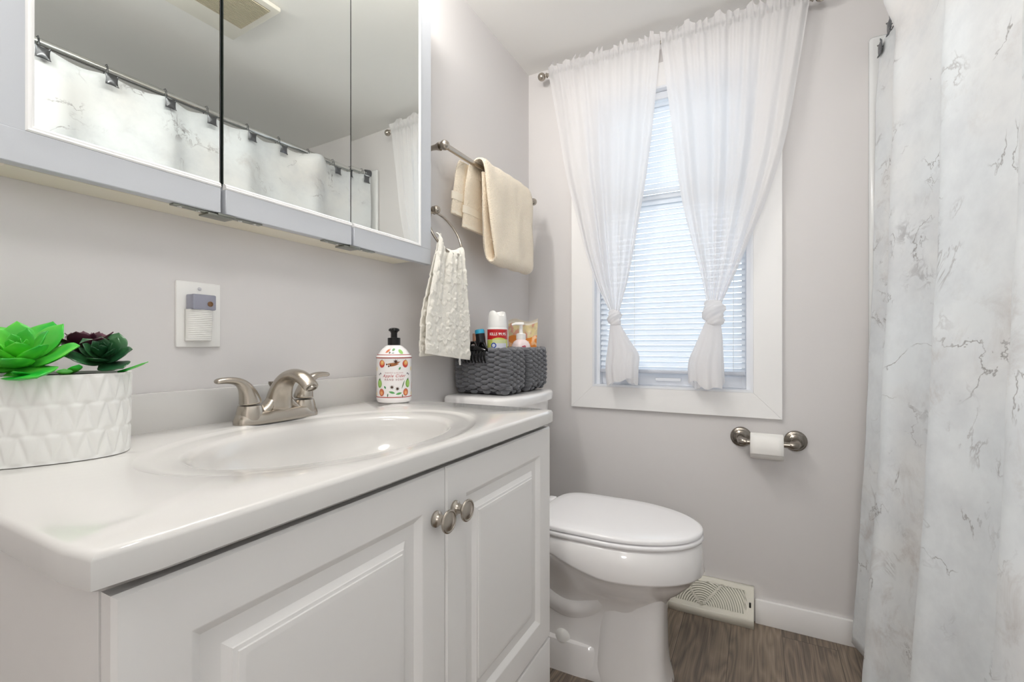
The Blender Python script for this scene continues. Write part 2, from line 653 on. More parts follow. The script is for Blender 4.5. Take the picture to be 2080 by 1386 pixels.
# window: casing, jamb, frame, two sashes
ox0, ox1, oz0, oz1 = -0.677, 0.075, 0.7095, 2.026
tr = MB()
ix0, ix1, iz0, iz1 = WX0, WX1, WZ0, WZ1
for quad in ([(ox0, oz0), (ox1, oz0), (ix1, iz0), (ix0, iz0)], [(ox1, oz0), (ox1, oz1), (ix1, iz1), (ix1, iz0)],
             [(ox1, oz1), (ox0, oz1), (ix0, iz1), (ix1, iz1)], [(ox0, oz1), (ox0, oz0), (ix0, iz0), (ix0, iz1)]):
    cx = sum(q[0] for q in quad) / 4
    cz = sum(q[1] for q in quad) / 4
    q2 = [(cx + (x - cx) * 0.9996, cz + (z - cz) * 0.9996) for x, z in quad]      # hairline mitre joints
    bm = bmesh.new()
    vs = [bm.verts.new((x, YF - 0.017, z)) for x, z in q2] + [bm.verts.new((x, YF, z)) for x, z in q2]
    bm.faces.new(vs[:4])
    bm.faces.new(vs[7:3:-1])
    for i in range(4):
        j = (i + 1) % 4
        bm.faces.new((vs[i], vs[i + 4], vs[j + 4], vs[j]))
    bmesh.ops.recalc_face_normals(bm, faces=bm.faces)
    bmesh.ops.bevel(bm, geom=list(bm.edges), offset=0.0008, segments=1, affect='EDGES')
    tr.addbm(bm)
trim1 = structure(tr.build('trim_1', M_trim, smooth=30))
win = bpy.data.objects.new('window_1', None)
COL.objects.link(win)
win.location = ((WX0 + WX1) / 2, YF, WZ0)
BASE[win] = tuple(win.location)
structure(win)
jb = MB()
jd = YF + 0.11
jb.box((WX0, YF - 0.0178, WZ0 + 0.008), (WX0 + 0.008, jd, WZ1 - 0.008)).box((WX1 - 0.008, YF - 0.0178, WZ0 + 0.008), (WX1, jd, WZ1 - 0.008))
jb.box((WX0, YF - 0.0178, WZ0), (WX1, jd, WZ0 + 0.008)).box((WX0, YF - 0.0178, WZ1 - 0.008), (WX1, jd, WZ1))
jb.box((WX0 + 0.008, YF + 0.012, WZ0 + 0.008), (WX0 + 0.022, jd, WZ1 - 0.008)).box((WX1 - 0.022, YF + 0.012, WZ0 + 0.008), (WX1 - 0.008, jd, WZ1 - 0.008))
jb.build('jamb', M_vinyl, win, smooth=None)
def sash(z0, z1, y, name):
    s_ = MB()
    a, b2 = WX0 + 0.022, WX1 - 0.022
    w_ = 0.034
    ws = 0.016
    s_.box((a, y, z0), (a + ws, y + 0.03, z1), 0.003).box((b2 - ws, y, z0), (b2, y + 0.03, z1), 0.003)
    wb_ = 0.052 if z0 < 1.0 else w_
    s_.box((a, y + 0.0005, z0), (b2, y + 0.03, z0 + wb_), 0.003).box((a, y + 0.0005, z1 - w_), (b2, y + 0.03, z1), 0.003)
    o = s_.build(name, M_vinyl, win)
    MB().box((a + ws - 0.004, y + 0.013, z0 + w_ - 0.004), (b2 - ws + 0.004, y + 0.017, z1 - w_ + 0.004)).build('pane', M_glass, o, smooth=None)
    return o
lo_s = sash(WZ0 + 0.008, 1.552, YF + 0.045, 'lower_sash')
sash(1.512, WZ1 - 0.008, YF + 0.077, 'upper_sash')
MB().box((-0.35, YF + 0.028, 0.822), (-0.255, YF + 0.046, 0.836), 0.004).build('sash_lift', M_vinyl, lo_s)

# mini blind inside the recess
blind = thing('mini_blind', (-0.30, YF + 0.02, WZ1 - 0.01), 'white horizontal mini blind closed over the window behind the sheer curtains', 'blind')
bx0, bx1 = WX0 + 0.024, WX1 - 0.024
by = YF + 0.020
MB().box((bx0, by - 0.012, WZ1 - 0.036), (bx1, by + 0.014, WZ1 - 0.009), 0.002).build('head_rail', M_vinyl, blind)
sl = MB()
zt = WZ1 - 0.05
nsl = int((zt - 0.858) / 0.0208) + 1
for i in range(nsl):
    z = zt - i * 0.0208
    k = smooth01((z - 1.2) / 0.5)
    tilt = math.radians(lerp(50, 66, k))    # slats tipped, room edge down
    cy_, cz_ = math.cos(tilt) * 0.0125, math.sin(tilt) * 0.0125
    bow = 0.0016
    prof = [(by - cy_, z - cz_), (by - cy_ * 0.3 - bow * math.sin(tilt), z - cz_ * 0.3 + bow * math.cos(tilt)), (by + cy_ * 0.3 - bow * math.sin(tilt), z + cz_ * 0.3 + bow * math.cos(tilt)), (by + cy_, z + cz_)]
    vs = []
    for x in (bx0 + 0.002, bx1 - 0.002):
        vs += [(x, a, c) for a, c in prof]
    sl.add(vs, [(j, j + 1, j + 5, j + 4) for j in range(3)])
slo = sl.build('slats', M_slat, blind, smooth=180, recalc=False)
MB().box((bx0, by - 0.011, 0.852), (bx1, by + 0.011, 0.866), 0.004).build('bottom_rail', mat('pale_grey_rail', 'c9cdd6', 0.4), blind)  # bottom rail in a greyer tone than the head rail
for x in (-0.52, -0.425, -0.165, -0.075):
    c_ = MB()
    c_.tube([(x, by - 0.0135, WZ1 - 0.03), (x, by - 0.0135, 0.866)], 0.0008, 5)
    c_.tube([(x, by + 0.0135, WZ1 - 0.03), (x, by + 0.0135, 0.866)], 0.0008, 5)
    c_.build('ladder_cord', M_white_pl, blind)

# ---------------------------------------------------------------- sheer curtains and their rod
RY = YF - 0.058
rod = thing('curtain_rod', (-0.32, YF, 2.06), 'satin nickel curtain rod with ball ends over the window', 'curtain rod')
def rodz(x):
    return 2.076 - (x + 0.79) * 0.003
MB().tube([(-0.77, RY, rodz(-0.77)), (0.155, RY, rodz(0.155))], 0.0065, 14).build('rod', M_nickel, rod)
def finial(x, d):
    f = MB()
    pr = [(0.0065, 0.0), (0.0065, 0.004), (0.010, 0.006), (0.010, 0.009), (0.0055, 0.011), (0.0055, 0.015), (0.009, 0.0165)]
    for i in range(1, 12):
        a = PI * i / 12
        pr.append((0.0165 * math.sin(a), 0.030 - 0.0165 * math.cos(a)))
    pr.append((0.0005, 0.0465))
    f.lathe(pr, (x, RY, rodz(x)), (d, 0, 0), 24)
    f.build('finial', M_nickel, rod)
finial(-0.762, -1)
finial(0.150, 1)
for x in (-0.745, 0.130):
    b_ = MB()
    b_.box((x - 0.012, YF - 0.004, rodz(x) - 0.03), (x + 0.012, YF, rodz(x) + 0.02), 0.0015)
    b_.tube([(x, YF - 0.003, rodz(x) - 0.012), (x, RY + 0.008, rodz(x) - 0.012)], 0.004, 8)
    b_.tube([(x, RY + 0.009, rodz(x) + 0.002), (x, RY + 0.006, rodz(x) - 0.009), (x, RY - 0.004, rodz(x) - 0.010)], 0.0028, 8)
    b_.build('bracket', M_nickel_d, rod)

def sheer(name, label, EL, ER, knot, TL, TR, folds, seed):
    """EL / ER: left and right edge as (x, z) down to the knot; TL / TR: the same for the tail below it"""
    rnd = random.Random(seed)
    m = MB()
    ztop, zk = 2.12, EL[-1][1]
    kx, kz, kr, kh = knot
    NU, NV = 220, 90
    ph = [rnd.uniform(0, 6.28) for _ in range(6)]
    def fold(s_):
        return (math.sin(2 * PI * folds * s_ + 1.3 * math.sin(2 * PI * 1.7 * s_ + ph[0]) + ph[1]) * 0.75
                + 0.35 * math.sin(2 * PI * folds * 1.63 * s_ + ph[2]))
    def fine(s_):
        return math.sin(2 * PI * folds * 3.1 * s_ + ph[3] + math.sin(9 * s_ + ph[4]))
    def ruff(s_):
        return 0.5 + 0.5 * math.sin(2 * PI * 14 * s_ + 2.0 * math.sin(2 * PI * 5 * s_ + ph[4]) + ph[5])
    def fn(u, v):
        if v < 0.12:                        # ruffled heading and rod pocket
            t = v / 0.12
            x = lerp(EL[0][0], ER[0][0], u)
            zr = rodz(x)
            head = 0.020 + 0.036 * ruff(u) * (0.72 + 0.28 * math.sin(2 * PI * 4.3 * u + ph[0]))
            head = min(head, ZC - 0.006 - zr)
            z = lerp(zr + head, zr - 0.015, t)
            bulge = 0.009 if 0.45 < t else lerp(0.010, 0.004, abs(t - 0.2))
            puff = (1 - smooth01(t / 0.55)) * 0.012 * math.sin(2 * PI * 14 * u + 2.0 * math.sin(2 * PI * 5 * u + ph[4]) + ph[5] + 0.6) * 1.2
            y = RY - bulge - abs(fold(u * 1.0)) * 0.002 + puff - 0.002 * math.sin(2 * PI * 37 * u + ph[2])
            return (x + 0.004 * math.sin(2 * PI * 23 * u + ph[1]) * (1 - t), y, z)
        t = (v - 0.12) / 0.88
        x0 = lerp(EL[0][0], ER[0][0], u)
        z = lerp(rodz(x0) - 0.015, zk, t)
        xl, xr = table(EL, z), table(ER, z)
        x = lerp(xl, xr, u)
        amp = lerp(0.0075, 0.017, smooth01(t * 1.2))
        amp *= lerp(1.0, 0.9, t)
        drop = smooth01((t - 0.75) / 0.25)
        y = RY - 0.011 - 0.0035 * fine(u) * (1 - smooth01(t / 0.35)) - fold(u) * amp * lerp(1, 0.7, drop) - 0.004 * t
        y = lerp(y, RY - 0.012 + (y - RY + 0.012) * 0.9, drop)
        return (x, y, z)
    m.grid(fn, NU, NV)
    # back layer of the rod pocket
    def fb(u, v):
        x = lerp(EL[0][0], ER[0][0], u)
        return (x, RY + 0.009 + 0.0015 * math.sin(2 * PI * 31 * u), rodz(x) + lerp(0.016, -0.02, v))
    m.grid(fb, 90, 2)
    # knot: cloth wound round itself, two crossing turns and a filled heart
    kc = Vector((kx, RY - 0.012, kz))
    def kn(u, v):
        a = 2 * PI * u
        q = v * 2 - 1
        tw = q * 0.5 * PI + 0.35 * math.cos(a + 0.6)       # turns run aslant round the knot
        prof = max(0.0, 1 - abs(q) ** 3.2) ** 0.5
        r_ = kr * (0.42 + 0.58 * prof) * (1 + 0.13 * math.cos(tw * 3.1 + 0.4) + 0.05 * math.sin(5 * a + 7 * q + ph[0]) + 0.04 * math.sin(tw * 11 + 2 * a + ph[2]))
        return (kc.x + r_ * math.cos(a) + 0.10 * kr * q, kc.y + 0.78 * r_ * math.sin(a), kc.z + kh * 0.74 * -q + 0.006 * math.cos(a + 0.6) * (1 - q * q))
    m.grid(kn, 72, 40, closed_u=True)
    # tail: a flattened bell of gathered cloth, two layers with ripples
    z0, z1 = TL[0][1] + 0.012, TL[-1][1]
    def ft(u, v):
        z = lerp(z0, z1, v)
        xl, xr = table(TL, z), table(TR, z)
        a = 2 * PI * u
        cxx, hw = (xl + xr) / 2, (xr - xl) / 2
        rip = 0.17 * math.sin(7 * a + ph[0] + 0.8 * math.sin(2 * a)) + 0.09 * math.sin(12 * a + ph[1])
        dep = lerp(0.012, 0.028, smooth01(v))
        r_ = 1 + rip * smooth01(v * 1.5)
        z -= (0.012 * math.sin(a * 2 + ph[2]) + 0.006 * math.sin(5 * a)) * v
        return (cxx + hw * math.cos(a) * (1 + 0.3 * rip * v), RY - 0.012 - dep * math.sin(a) * r_, z)
    m.grid(ft, 96, 26, closed_u=True)
    def ft2(u, v):
        p = ft(u, v)
        z = lerp(z0, z1 + 0.02, v)
        cxx = (table(TL, z) + table(TR, z)) / 2
        return (cxx + (p[0] - cxx) * 0.72, RY - 0.012 + (p[1] - RY + 0.012) * 0.4, p[2] + 0.006)
    m.grid(ft2, 72, 16, closed_u=True)
    o = m.build(name, M_sheer, None, smooth=180, recalc=False)
    return tag(o, label, 'curtain', 'sheer window curtains')
sheer('sheer_curtain', 'white sheer curtain knotted low, hanging on the window side nearer the toilet tank',
      [(-0.755, 2.061), (-0.717, 1.849), (-0.681, 1.642), (-0.639, 1.477), (-0.598, 1.325), (-0.552, 1.195), (-0.500, 1.088)],
      [(-0.314, 2.051), (-0.33, 1.874), (-0.344, 1.731), (-0.368, 1.552), (-0.393, 1.408), (-0.426, 1.225), (-0.463, 1.088)],
      (-0.482, 1.066, 0.025, 0.042),
      [(-0.498, 1.05), (-0.508, 0.964), (-0.516, 0.887), (-0.509, 0.821)],
      [(-0.466, 1.05), (-0.425, 0.982), (-0.392, 0.93), (-0.394, 0.88), (-0.397, 0.821)], 5, 3)
sheer('sheer_curtain', 'white sheer curtain with a fat knot, above the toilet paper holder side of the window',
      [(-0.311, 2.059), (-0.287, 1.863), (-0.262, 1.643), (-0.239, 1.479), (-0.207, 1.333), (-0.176, 1.208), (-0.155, 1.108)],
      [(0.148, 2.064), (0.123, 1.89), (0.092, 1.69), (0.068, 1.581), (0.030, 1.456), (-0.018, 1.33), (-0.062, 1.216), (-0.108, 1.108)],
      (-0.133, 1.074, 0.034, 0.060),
      [(-0.158, 1.05), (-0.192, 0.964), (-0.217, 0.896), (-0.216, 0.821)],
      [(-0.112, 1.05), (-0.106, 0.981), (-0.104, 0.895), (-0.102, 0.821)], 6, 11)

# ---------------------------------------------------------------- vanity cabinet
vy0, vy1, vz1 = 0.157, 0.938, 0.785
vxb, vxf = -0.418, -0.400                  # carcass front, door face
van = thing('vanity_cabinet', (-0.64, 0.548, 0), 'white vanity cabinet with two raised panel doors under the sink top', 'cabinet')
cm = MB()
th_ = 0.016
oc = [(W + 0.001, vy0), (vxb, vy0), (vxb, vy1), (W + 0.001, vy1)]
ic = [(W + 0.001 + th_, vy0 + th_), (vxb - th_, vy0 + th_), (vxb - th_, vy1 - th_), (W + 0.001 + th_, vy1 - th_)]
cm.loft([[(x, y, 0.0) for x, y in oc], [(x, y, vz1) for x, y in oc], [(x, y, vz1) for x, y in ic], [(x, y, 0.10) for x, y in ic]])
cm.build('carcass', M_cab, van, smooth=20)
def panel_door(y0, y1, z0, z1, knob_y, knob_z):
    m = MB()
    def rect(ins, dx, zi=None):
        a = vxf + dx
        return [(a, y0 + ins, z0 + ins), (a, y1 - ins, z0 + ins), (a, y1 - ins, z1 - ins), (a, y0 + ins, z1 - ins)]
    prof = [(0.0, -0.017), (0.0, -0.003), (0.003, 0.0), (0.051, 0.0), (0.053, -0.0008), (0.062, -0.0075), (0.079, -0.0078), (0.081, -0.0068), (0.086, -0.0042),
            (0.0868, -0.0032), (0.0905, -0.0026), (0.0912, -0.0012), (0.096, -0.0004), (0.097, -0.0004)]
    m.loft([rect(i, d) for i, d in prof], True, True)
    o = m.build('door', M_cab, van, smooth=22)
    k = MB()
    kp = [(0.0115, 0.0), (0.0115, 0.003), (0.0095, 0.0045), (0.008, 0.006), (0.0068, 0.010), (0.0066, 0.014), (0.0085, 0.0175), (0.0125, 0.0195), (0.0158, 0.021), (0.0164, 0.0225),
          (0.0160, 0.0240), (0.0146, 0.0248), (0.0136, 0.0247), (0.0130, 0.0240), (0.0118, 0.0241), (0.0085, 0.0255), (0.0045, 0.0264), (0.0003, 0.0266)]
    k.lathe(kp, (vxf, knob_y, knob_z), (1, 0, 0), 36)
    k.build('knob', M_nickel, o, smooth=30)
    return o
panel_door(vy0 + 0.001, 0.5525, 0.327, 0.783, 0.529, 0.716)
panel_door(0.5545, vy1, 0.327, 0.783, 0.5755, 0.717)
MB().box((vxb, vy0 + 0.001, 0.10), (vxf, vy1, 0.322), 0.002).build('bottom_panel', M_cab, van)

# vanity top: slab with an oval basin, apron, backsplash
ty0, ty1, tz, tzb = 0.1395, 0.945, 0.82, 0.7905
txf = -0.3905
vt = thing('sink_top', (-0.64, 0.545, tzb), 'glossy white sink top with an oval basin and low backsplash', 'sink')
t = MB()
bcx, bcy, bax, bay = -0.598, 0.541, 0.146, 0.222
NA = 96
def rect_ray(a, x0, x1, y0, y1):
    dx, dy = math.cos(a), math.sin(a)
    s_ = 1e9
    if dx > 1e-9: s_ = min(s_, (x1 - bcx) / dx)
    if dx < -1e-9: s_ = min(s_, (x0 - bcx) / dx)
    if dy > 1e-9: s_ = min(s_, (y1 - bcy) / dy)
    if dy < -1e-9: s_ = min(s_, (y0 - bcy) / dy)
    return (bcx + dx * s_, bcy + dy * s_)
angs = [2 * PI * i / NA for i in range(NA)]
for (px, py) in ((W, ty0), (W, ty1), (txf, ty0), (txf, ty1)):
    a = math.atan2(py - bcy, px - bcx) % (2 * PI)
    i = min(range(NA), key=lambda q: abs((angs[q] - a + PI) % (2 * PI) - PI))
    angs[i] = a
def rr_rect(ins, z):
    out = []
    for a in angs:
        x, y = rect_ray(a, W, txf - ins, ty0 + ins, ty1 - ins)
        # rounded plan corners at the front
        r_ = 0.016
        for cy_ in (ty0 + ins + r_, ty1 - ins - r_):
            sgn = -1 if cy_ < bcy else 1
            cx_ = txf - ins - r_
            if x > cx_ and (y - cy_) * sgn > 0:
                d = Vector((x - cx_, y - cy_))
                if d.length > 0:
                    d.normalize()
                    x, y = cx_ + d.x * r_, cy_ + d.y * r_
        out.append((x, y, z))
    return out
def ell(fx, fy, z, ox=0.0):
    return [(bcx + ox + math.cos(a) * fx, bcy + math.sin(a) * fy, z) for a in angs]
rings = [rr_rect(0.006, tzb), rr_rect(0.0, tzb + 0.004), rr_rect(0.0, tz - 0.006), rr_rect(0.0018, tz - 0.0018), rr_rect(0.006, tz)]
rings += [ell(0.1905, 0.278, tz, 0.0), ell(0.188, 0.275, tz - 0.0006), ell(0.183, 0.268, tz - 0.0028), ell(0.176, 0.258, tz - 0.0036)]
rings += [ell(bax + 0.008, bay + 0.010, tz - 0.0042), ell(bax + 0.002, bay + 0.003, tz - 0.0062), ell(bax - 0.004, bay - 0.006, tz - 0.013)]
for k in range(1, 10):
    q = k / 9
    rings.append(ell((bax - 0.004) * math.cos(q * PI / 2 * 0.9) , (bay - 0.006) * math.cos(q * PI / 2 * 0.9), tz - 0.013 - 0.115 * math.sin(q * PI / 2)))
t.loft(rings, False, True)
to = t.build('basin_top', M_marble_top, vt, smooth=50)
MB().lathe([(0.024, 0), (0.024, 0.002), (0.020, 0.003), (0.017, 0.001), (0.004, 0.0015), (0.0, 0.0015)], (bcx, bcy, tz - 0.1285), (0, 0, 1), 24).build('drain', M_chrome, to)
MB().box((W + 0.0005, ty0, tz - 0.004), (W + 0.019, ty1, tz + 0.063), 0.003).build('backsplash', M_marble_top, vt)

# ---------------------------------------------------------------- faucet
fc = thing('faucet', (-0.805, 0.575, tz), 'brushed nickel two handle faucet behind the basin', 'faucet')
fx, fy = -0.805, 0.575
b_ = MB()
def stad(hx, hy, z, n=40, ox=0.0):
    out = []
    for i in range(n):
        a = 2 * PI * i / n
        ca, sa = math.cos(a), math.sin(a)
        y = hy * (abs(sa) ** 0.55) * (1 if sa >= 0 else -1)
        x = hx * (abs(ca) ** 0.8) * (1 if ca >= 0 else -1)
        out.append((fx + ox + x, fy + y, tz + z))
    return out
b_.loft([stad(0.027, 0.083, 0.0), stad(0.027, 0.083, 0.006), stad(0.0255, 0.081, 0.012), stad(0.024, 0.079, 0.016), stad(0.022, 0.076, 0.020), stad(0.016, 0.060, 0.0215)])
for s_ in (-1, 1):
    b_.lathe([(0.0235, 0.008), (0.0228, 0.020), (0.0208, 0.029), (0.0196, 0.0325), (0.010, 0.033)], (fx, fy + s_ * 0.055, tz), (0, 0, 1), 32)
    # web sweeping up towards the spout
    pts = []
    for i in range(9):
        q = i / 8
        pts.append((fx + 0.003 * q, fy + s_ * lerp(0.055, 0.003, q), tz + 0.012 + 0.046 * q ** 2.2))
    b_.tube(pts, [(lerp(0.017, 0.010, (i / 8) ** 2), 0.0095) for i in range(9)], 18, up=(1, 0, 0))
b_.build('base', M_nickel, fc, smooth=50)
for s_ in (-1, 1):
    h_ = MB()
    hy = fy + s_ * 0.055
    path, rad = [], []
    prof = [(0, 0.034, 0.0192, 0.0192), (0.000, 0.038, 0.0188, 0.0188), (0.003, 0.050, 0.0160, 0.0170), (0.007, 0.061, 0.0130, 0.0150), (0.013, 0.070, 0.0100, 0.0130),
            (0.022, 0.0765, 0.0075, 0.0115), (0.034, 0.0795, 0.0062, 0.0100), (0.048, 0.0800, 0.0056, 0.0092), (0.058, 0.0790, 0.0050, 0.0084), (0.0615, 0.0785, 0.0030, 0.0060)]
    for d, z, ra, rb in prof:
        path.append((fx, hy + s_ * d, tz + z))
        rad.append((rb, ra))
    h_.tube(path, rad, 20, up=(1, 0, 0))
    h_.build('handle', M_nickel, fc, smooth=60, sub=2)
sp_ = MB()
path, rad = [], []
for d, z, wa, th in [(0.000, 0.012, 0.0285, 0.0240), (0.001, 0.030, 0.0260, 0.0220), (0.005, 0.050, 0.0225, 0.0190), (0.014, 0.068, 0.0195, 0.0160), (0.028, 0.080, 0.0180, 0.0140),
                     (0.045, 0.0855, 0.0172, 0.0125), (0.062, 0.0840, 0.0168, 0.0118), (0.078, 0.0765, 0.0162, 0.0112), (0.090, 0.0660, 0.0152, 0.0105), (0.093, 0.0625, 0.0148, 0.0102)]:
    path.append((fx + d, fy, tz + z))
    rad.append((wa, th))
sp_.tube(path, rad, 28, up=(0, 1, 0))
spo = sp_.build('spout', M_nickel, fc, smooth=60, sub=2)
MB().lathe([(0.0095, 0), (0.0095, 0.003), (0.0075, 0.003), (0.0075, 0.001), (0.0, 0.001)], (fx + 0.0925, fy, tz + 0.0635), (0.55, 0, -0.84), 20).build('aerator', M_nickel_d, spo)
MB().tube([(fx - 0.019, fy, tz + 0.018), (fx - 0.019, fy, tz + 0.060), (fx - 0.019, fy, tz + 0.066), (fx - 0.019, fy, tz + 0.071)], [0.0026, 0.0026, 0.006, 0.0062], 12).build('lift_rod', M_nickel_d, fc)

# ---------------------------------------------------------------- soap bottle
sx, sy = -0.800, 0.888
SR = 0.0425
soap = thing('soap_bottle', (sx, sy, tz), 'round white hand soap bottle printed with apples, with a black pump', 'soap bottle')
b_ = MB()
b_.lathe([(0.036, 0.0), (0.0395, 0.0015), (0.0418, 0.006), (SR, 0.012), (SR, 0.108), (0.0430, 0.110), (0.0430, 0.1125), (0.0418, 0.1145), (0.040, 0.116), (0.0385, 0.118), (0.031, 0.129), (0.021, 0.138), (0.0155, 0.1405), (0.0150, 0.143)], (sx, sy, tz), seg=64)
bt = b_.build('bottle', mat('white_enamel', 'f6f3f2', 0.18), soap, smooth=30)
p_ = MB()
p_.lathe([(0.0155, 0.1400), (0.0155, 0.158), (0.0148, 0.159), (0.0080, 0.1595)], (sx, sy, tz), seg=40)
cl_ = p_.build('collar', M_black, soap, smooth=30)
p_ = MB()
p_.lathe([(0.0080, 0.159), (0.0078, 0.171), (0.0100, 0.1745), (0.0130, 0.1760), (0.0135, 0.1785), (0.0120, 0.1815), (0.0070, 0.1835), (0.0003, 0.1840)], (sx, sy, tz), seg=32)
vdir = Vector((-sx, -sy, 0)).normalized()
rdir = Vector((0.885, 0.466, 0))
nozz = Vector((0.55, -0.83, 0)).normalized()
p_.tube([Vector((sx, sy, tz + 0.1785)), Vector((sx, sy, tz + 0.1785)) + nozz * 0.020, Vector((sx, sy, tz + 0.1765)) + nozz * 0.026], [0.0052, 0.0048, 0.004], 12)
p_.build('pump_head', M_black, soap, smooth=40)
aface = math.atan2(vdir.y, vdir.x)
def bottle_fn(r, zoff=0.0):
    def f(x, y):
        # x to the right as seen from the front
        a = aface + x / SR
        rr = r(y) if callable(r) else r
        return (sx + math.cos(a) * rr, sy + math.sin(a) * rr, tz + y)
    return f
bf = bottle_fn(SR + 0.0003)
def shoulder_r(y):
    pr = [(0.0388, 0.118), (0.0313, 0.129), (0.0213, 0.138)]
    for (r0, h0), (r1, h1) in zip(pr, pr[1:]):
        if y <= h1:
            return lerp(r0, r1, (y - h0) / (h1 - h0)) + 0.0006
    return pr[-1][0]
sf = bottle_fn(shoulder_r)
lab = MB()
def strips(fn, x, y, prof, rot):
    # prof: (along, half width) pairs; laid as narrow quads so they follow the curve
    c, s_ = math.cos(rot), math.sin(rot)
    vs = []
    for a, w in prof:
        for k in (-1, 0, 1):
            vs.append(fn(x + a * c - k * w * s_, y + a * s_ + k * w * c))
    fs = []
    for i in range(len(prof) - 1):
        for k in (0, 1):
            fs.append((3 * i + k, 3 * i + k + 1, 3 * i + k + 4, 3 * i + k + 3))
    lab.add(vs, fs)
def blob(fn, x, y, rx, ry, col, n=16, rot=0.0):
    lab.cur = lin(col)
    strips(fn, x, y, [(-rx * math.cos(PI * i / n), ry * max(0.02, math.sin(PI * i / n))) for i in range(n + 1)], rot)
LAY = [0]
def layer(base=SR):
    LAY[0] += 1
    return bottle_fn(base + 0.0002 + LAY[0] * 0.00006)
def leaf2(fn, x, y, l, w, rot, col):
    lab.cur = lin(col)
    strips(fn, x, y, [((i / 12) * l - l / 2, w * max(0.03, math.sin(PI * i / 12)) ** 0.8) for i in range(13)], rot)
def star(fn, x, y, r, col, rot=0.0, n=8):
    lab.cur = lin(col)
    pts = []
    for i in range(n * 2):
        a = PI * i / n + rot
        q = r if i % 2 == 0 else r * 0.36
        pts.append((x + q * math.cos(a), y + q * math.sin(a)))
    lab.poly(pts, fn)
f1, f2, f3 = layer(), layer(), layer()
def red_apple(x, y, r=0.0082):
    blob(f1, x, y, r, r * 1.12, 'c8483c')
    blob(f2, x + r * 0.12, y + r * 0.3, r * 0.72, r * 0.72, 'dd9b5a')
    blob(f3, x + r * 0.2, y + r * 0.45, r * 0.35, r * 0.40, 'e8c583')
    lab.cur = lin('6d7a3c')
    lab.poly([(x - 0.0008, y + r), (x + 0.0006, y + r), (x + 0.0018, y + r + 0.003), (x + 0.0006, y + r + 0.003)], f3)
def green_apple(x, y, r=0.0075):
    blob(f1, x, y, r * 0.95, r * 1.35, '7fae4c')
    blob(f2, x + r * 0.15, y + r * 0.1, r * 0.6, r * 0.95, 'a0c96a')
    leaf2(f3, x, y + r * 1.35, 0.007, 0.0016, 0.15, '4d7a45')
    leaf2(f3, x + 0.001, y + r * 1.55, 0.006, 0.0009, 1.2, '4d7a45')
def half_apple(x, y, r=0.0075):
    blob(f1, x, y, r, r * 1.2, 'b8564a')
    blob(f2, x, y, r * 0.82, r * 1.0, 'd1794a')
    blob(f3, x, y - r * 0.2, r * 0.45, r * 0.55, 'e7a877')
for s_ in (-1, 1):
    red_apple(s_ * 0.0300 - 0.001, 0.0955)
    green_apple(s_ * 0.0365 + (0.0 if s_ > 0 else -0.002), 0.0475)
    half_apple(s_ * 0.0310 - 0.001, 0.0265)
    blob(f1, s_ * 0.0350, 0.0720, 0.0016, 0.0022, '35303a')
    blob(f1, s_ * 0.0395, 0.0700, 0.0012, 0.0024, '35303a')
    leaf2(f1, s_ * 0.052, 0.083, 0.012, 0.004, 1.4, 'd9c79a')
    red_apple(s_ * 0.066, 0.040)
    green_apple(s_ * 0.078, 0.085)
    red_apple(s_ * 0.095, 0.055)
    leaf2(f1, s_ * 0.055, 0.022, 0.012, 0.004, 1.2, 'd9c79a')
for i, (x, y, r_) in enumerate([(-0.006, 0.0955, 0.10), (-0.001, 0.0925, 0.22), (0.003, 0.0965, 0.35)]):
    leaf2(f1 if i < 2 else f2, x, y, 0.026, 0.0022, r_, 'a2653a')
    blob(f2, x - 0.012 * math.cos(r_), y - 0.012 * math.sin(r_), 0.0015, 0.0022, '4a2f22')
star(f3, 0.004, 0.101, 0.0075, '4c2c20', 0.2)
leaf2(f1, 0.0135, 0.0845, 0.008, 0.0023, 1.0, '62a46c')
star(f1, -0.005, 0.0395, 0.0062, '4a3426', 0.3)
star(f1, 0.0080, 0.0355, 0.0062, '4a3426', 0.1)
leaf2(f1, -0.005, 0.0268, 0.015, 0.0026, -0.25, '5da45c')
leaf2(f1, 0.0115, 0.0238, 0.015, 0.0026, 0.22, '5da45c')
leaf2(f1, -0.0220, 0.0390, 0.008, 0.0022, -0.95, '5da070')
leaf2(f1, -0.0150, 0.0200, 0.009, 0.0014, 1.45, '4a7a58')
leaf2(f1, 0.0205, 0.0175, 0.009, 0.0014, 1.6, '4a7a58')
leaf2(f1, 0.0225, 0.0455, 0.022, 0.0013, 1.2, '5d7a50')
leaf2(sf, -0.0185, 0.1270, 0.016, 0.0030, 0.6, 'd9805a')
leaf2(sf, -0.0010, 0.1300, 0.010, 0.0030, 0.3, '5da45c')
star(sf, -0.0120, 0.1225, 0.0036, '4c3428', 0.2)
star(sf, -0.0040, 0.1285, 0.0036, '4c3428', 0.5)
leaf2(sf, -0.003, 0.1218, 0.008, 0.0012, 0.1, '7a8a80')
blob(sf, 0.0200, 0.1250, 0.0070, 0.0052, '9fce78', rot=-0.5)
def ringband(z0, z1, r, col):
    lab.cur = lin(col)
    n = 64
    vs = [(sx + math.cos(2 * PI * i / n) * r, sy + math.sin(2 * PI * i / n) * r, tz + z) for z in (z0, z1) for i in range(n)]
    lab.add(vs, [(i, (i + 1) % n, n + (i + 1) % n, n + i) for i in range(n)])
ringband(0.0140, 0.0158, SR + 0.0004, 'b0302c')
ringband(0.1088, 0.1110, SR + 0.0009, 'a03a34')
ringband(0.1165, 0.1180, 0.0402, 'b0302c')
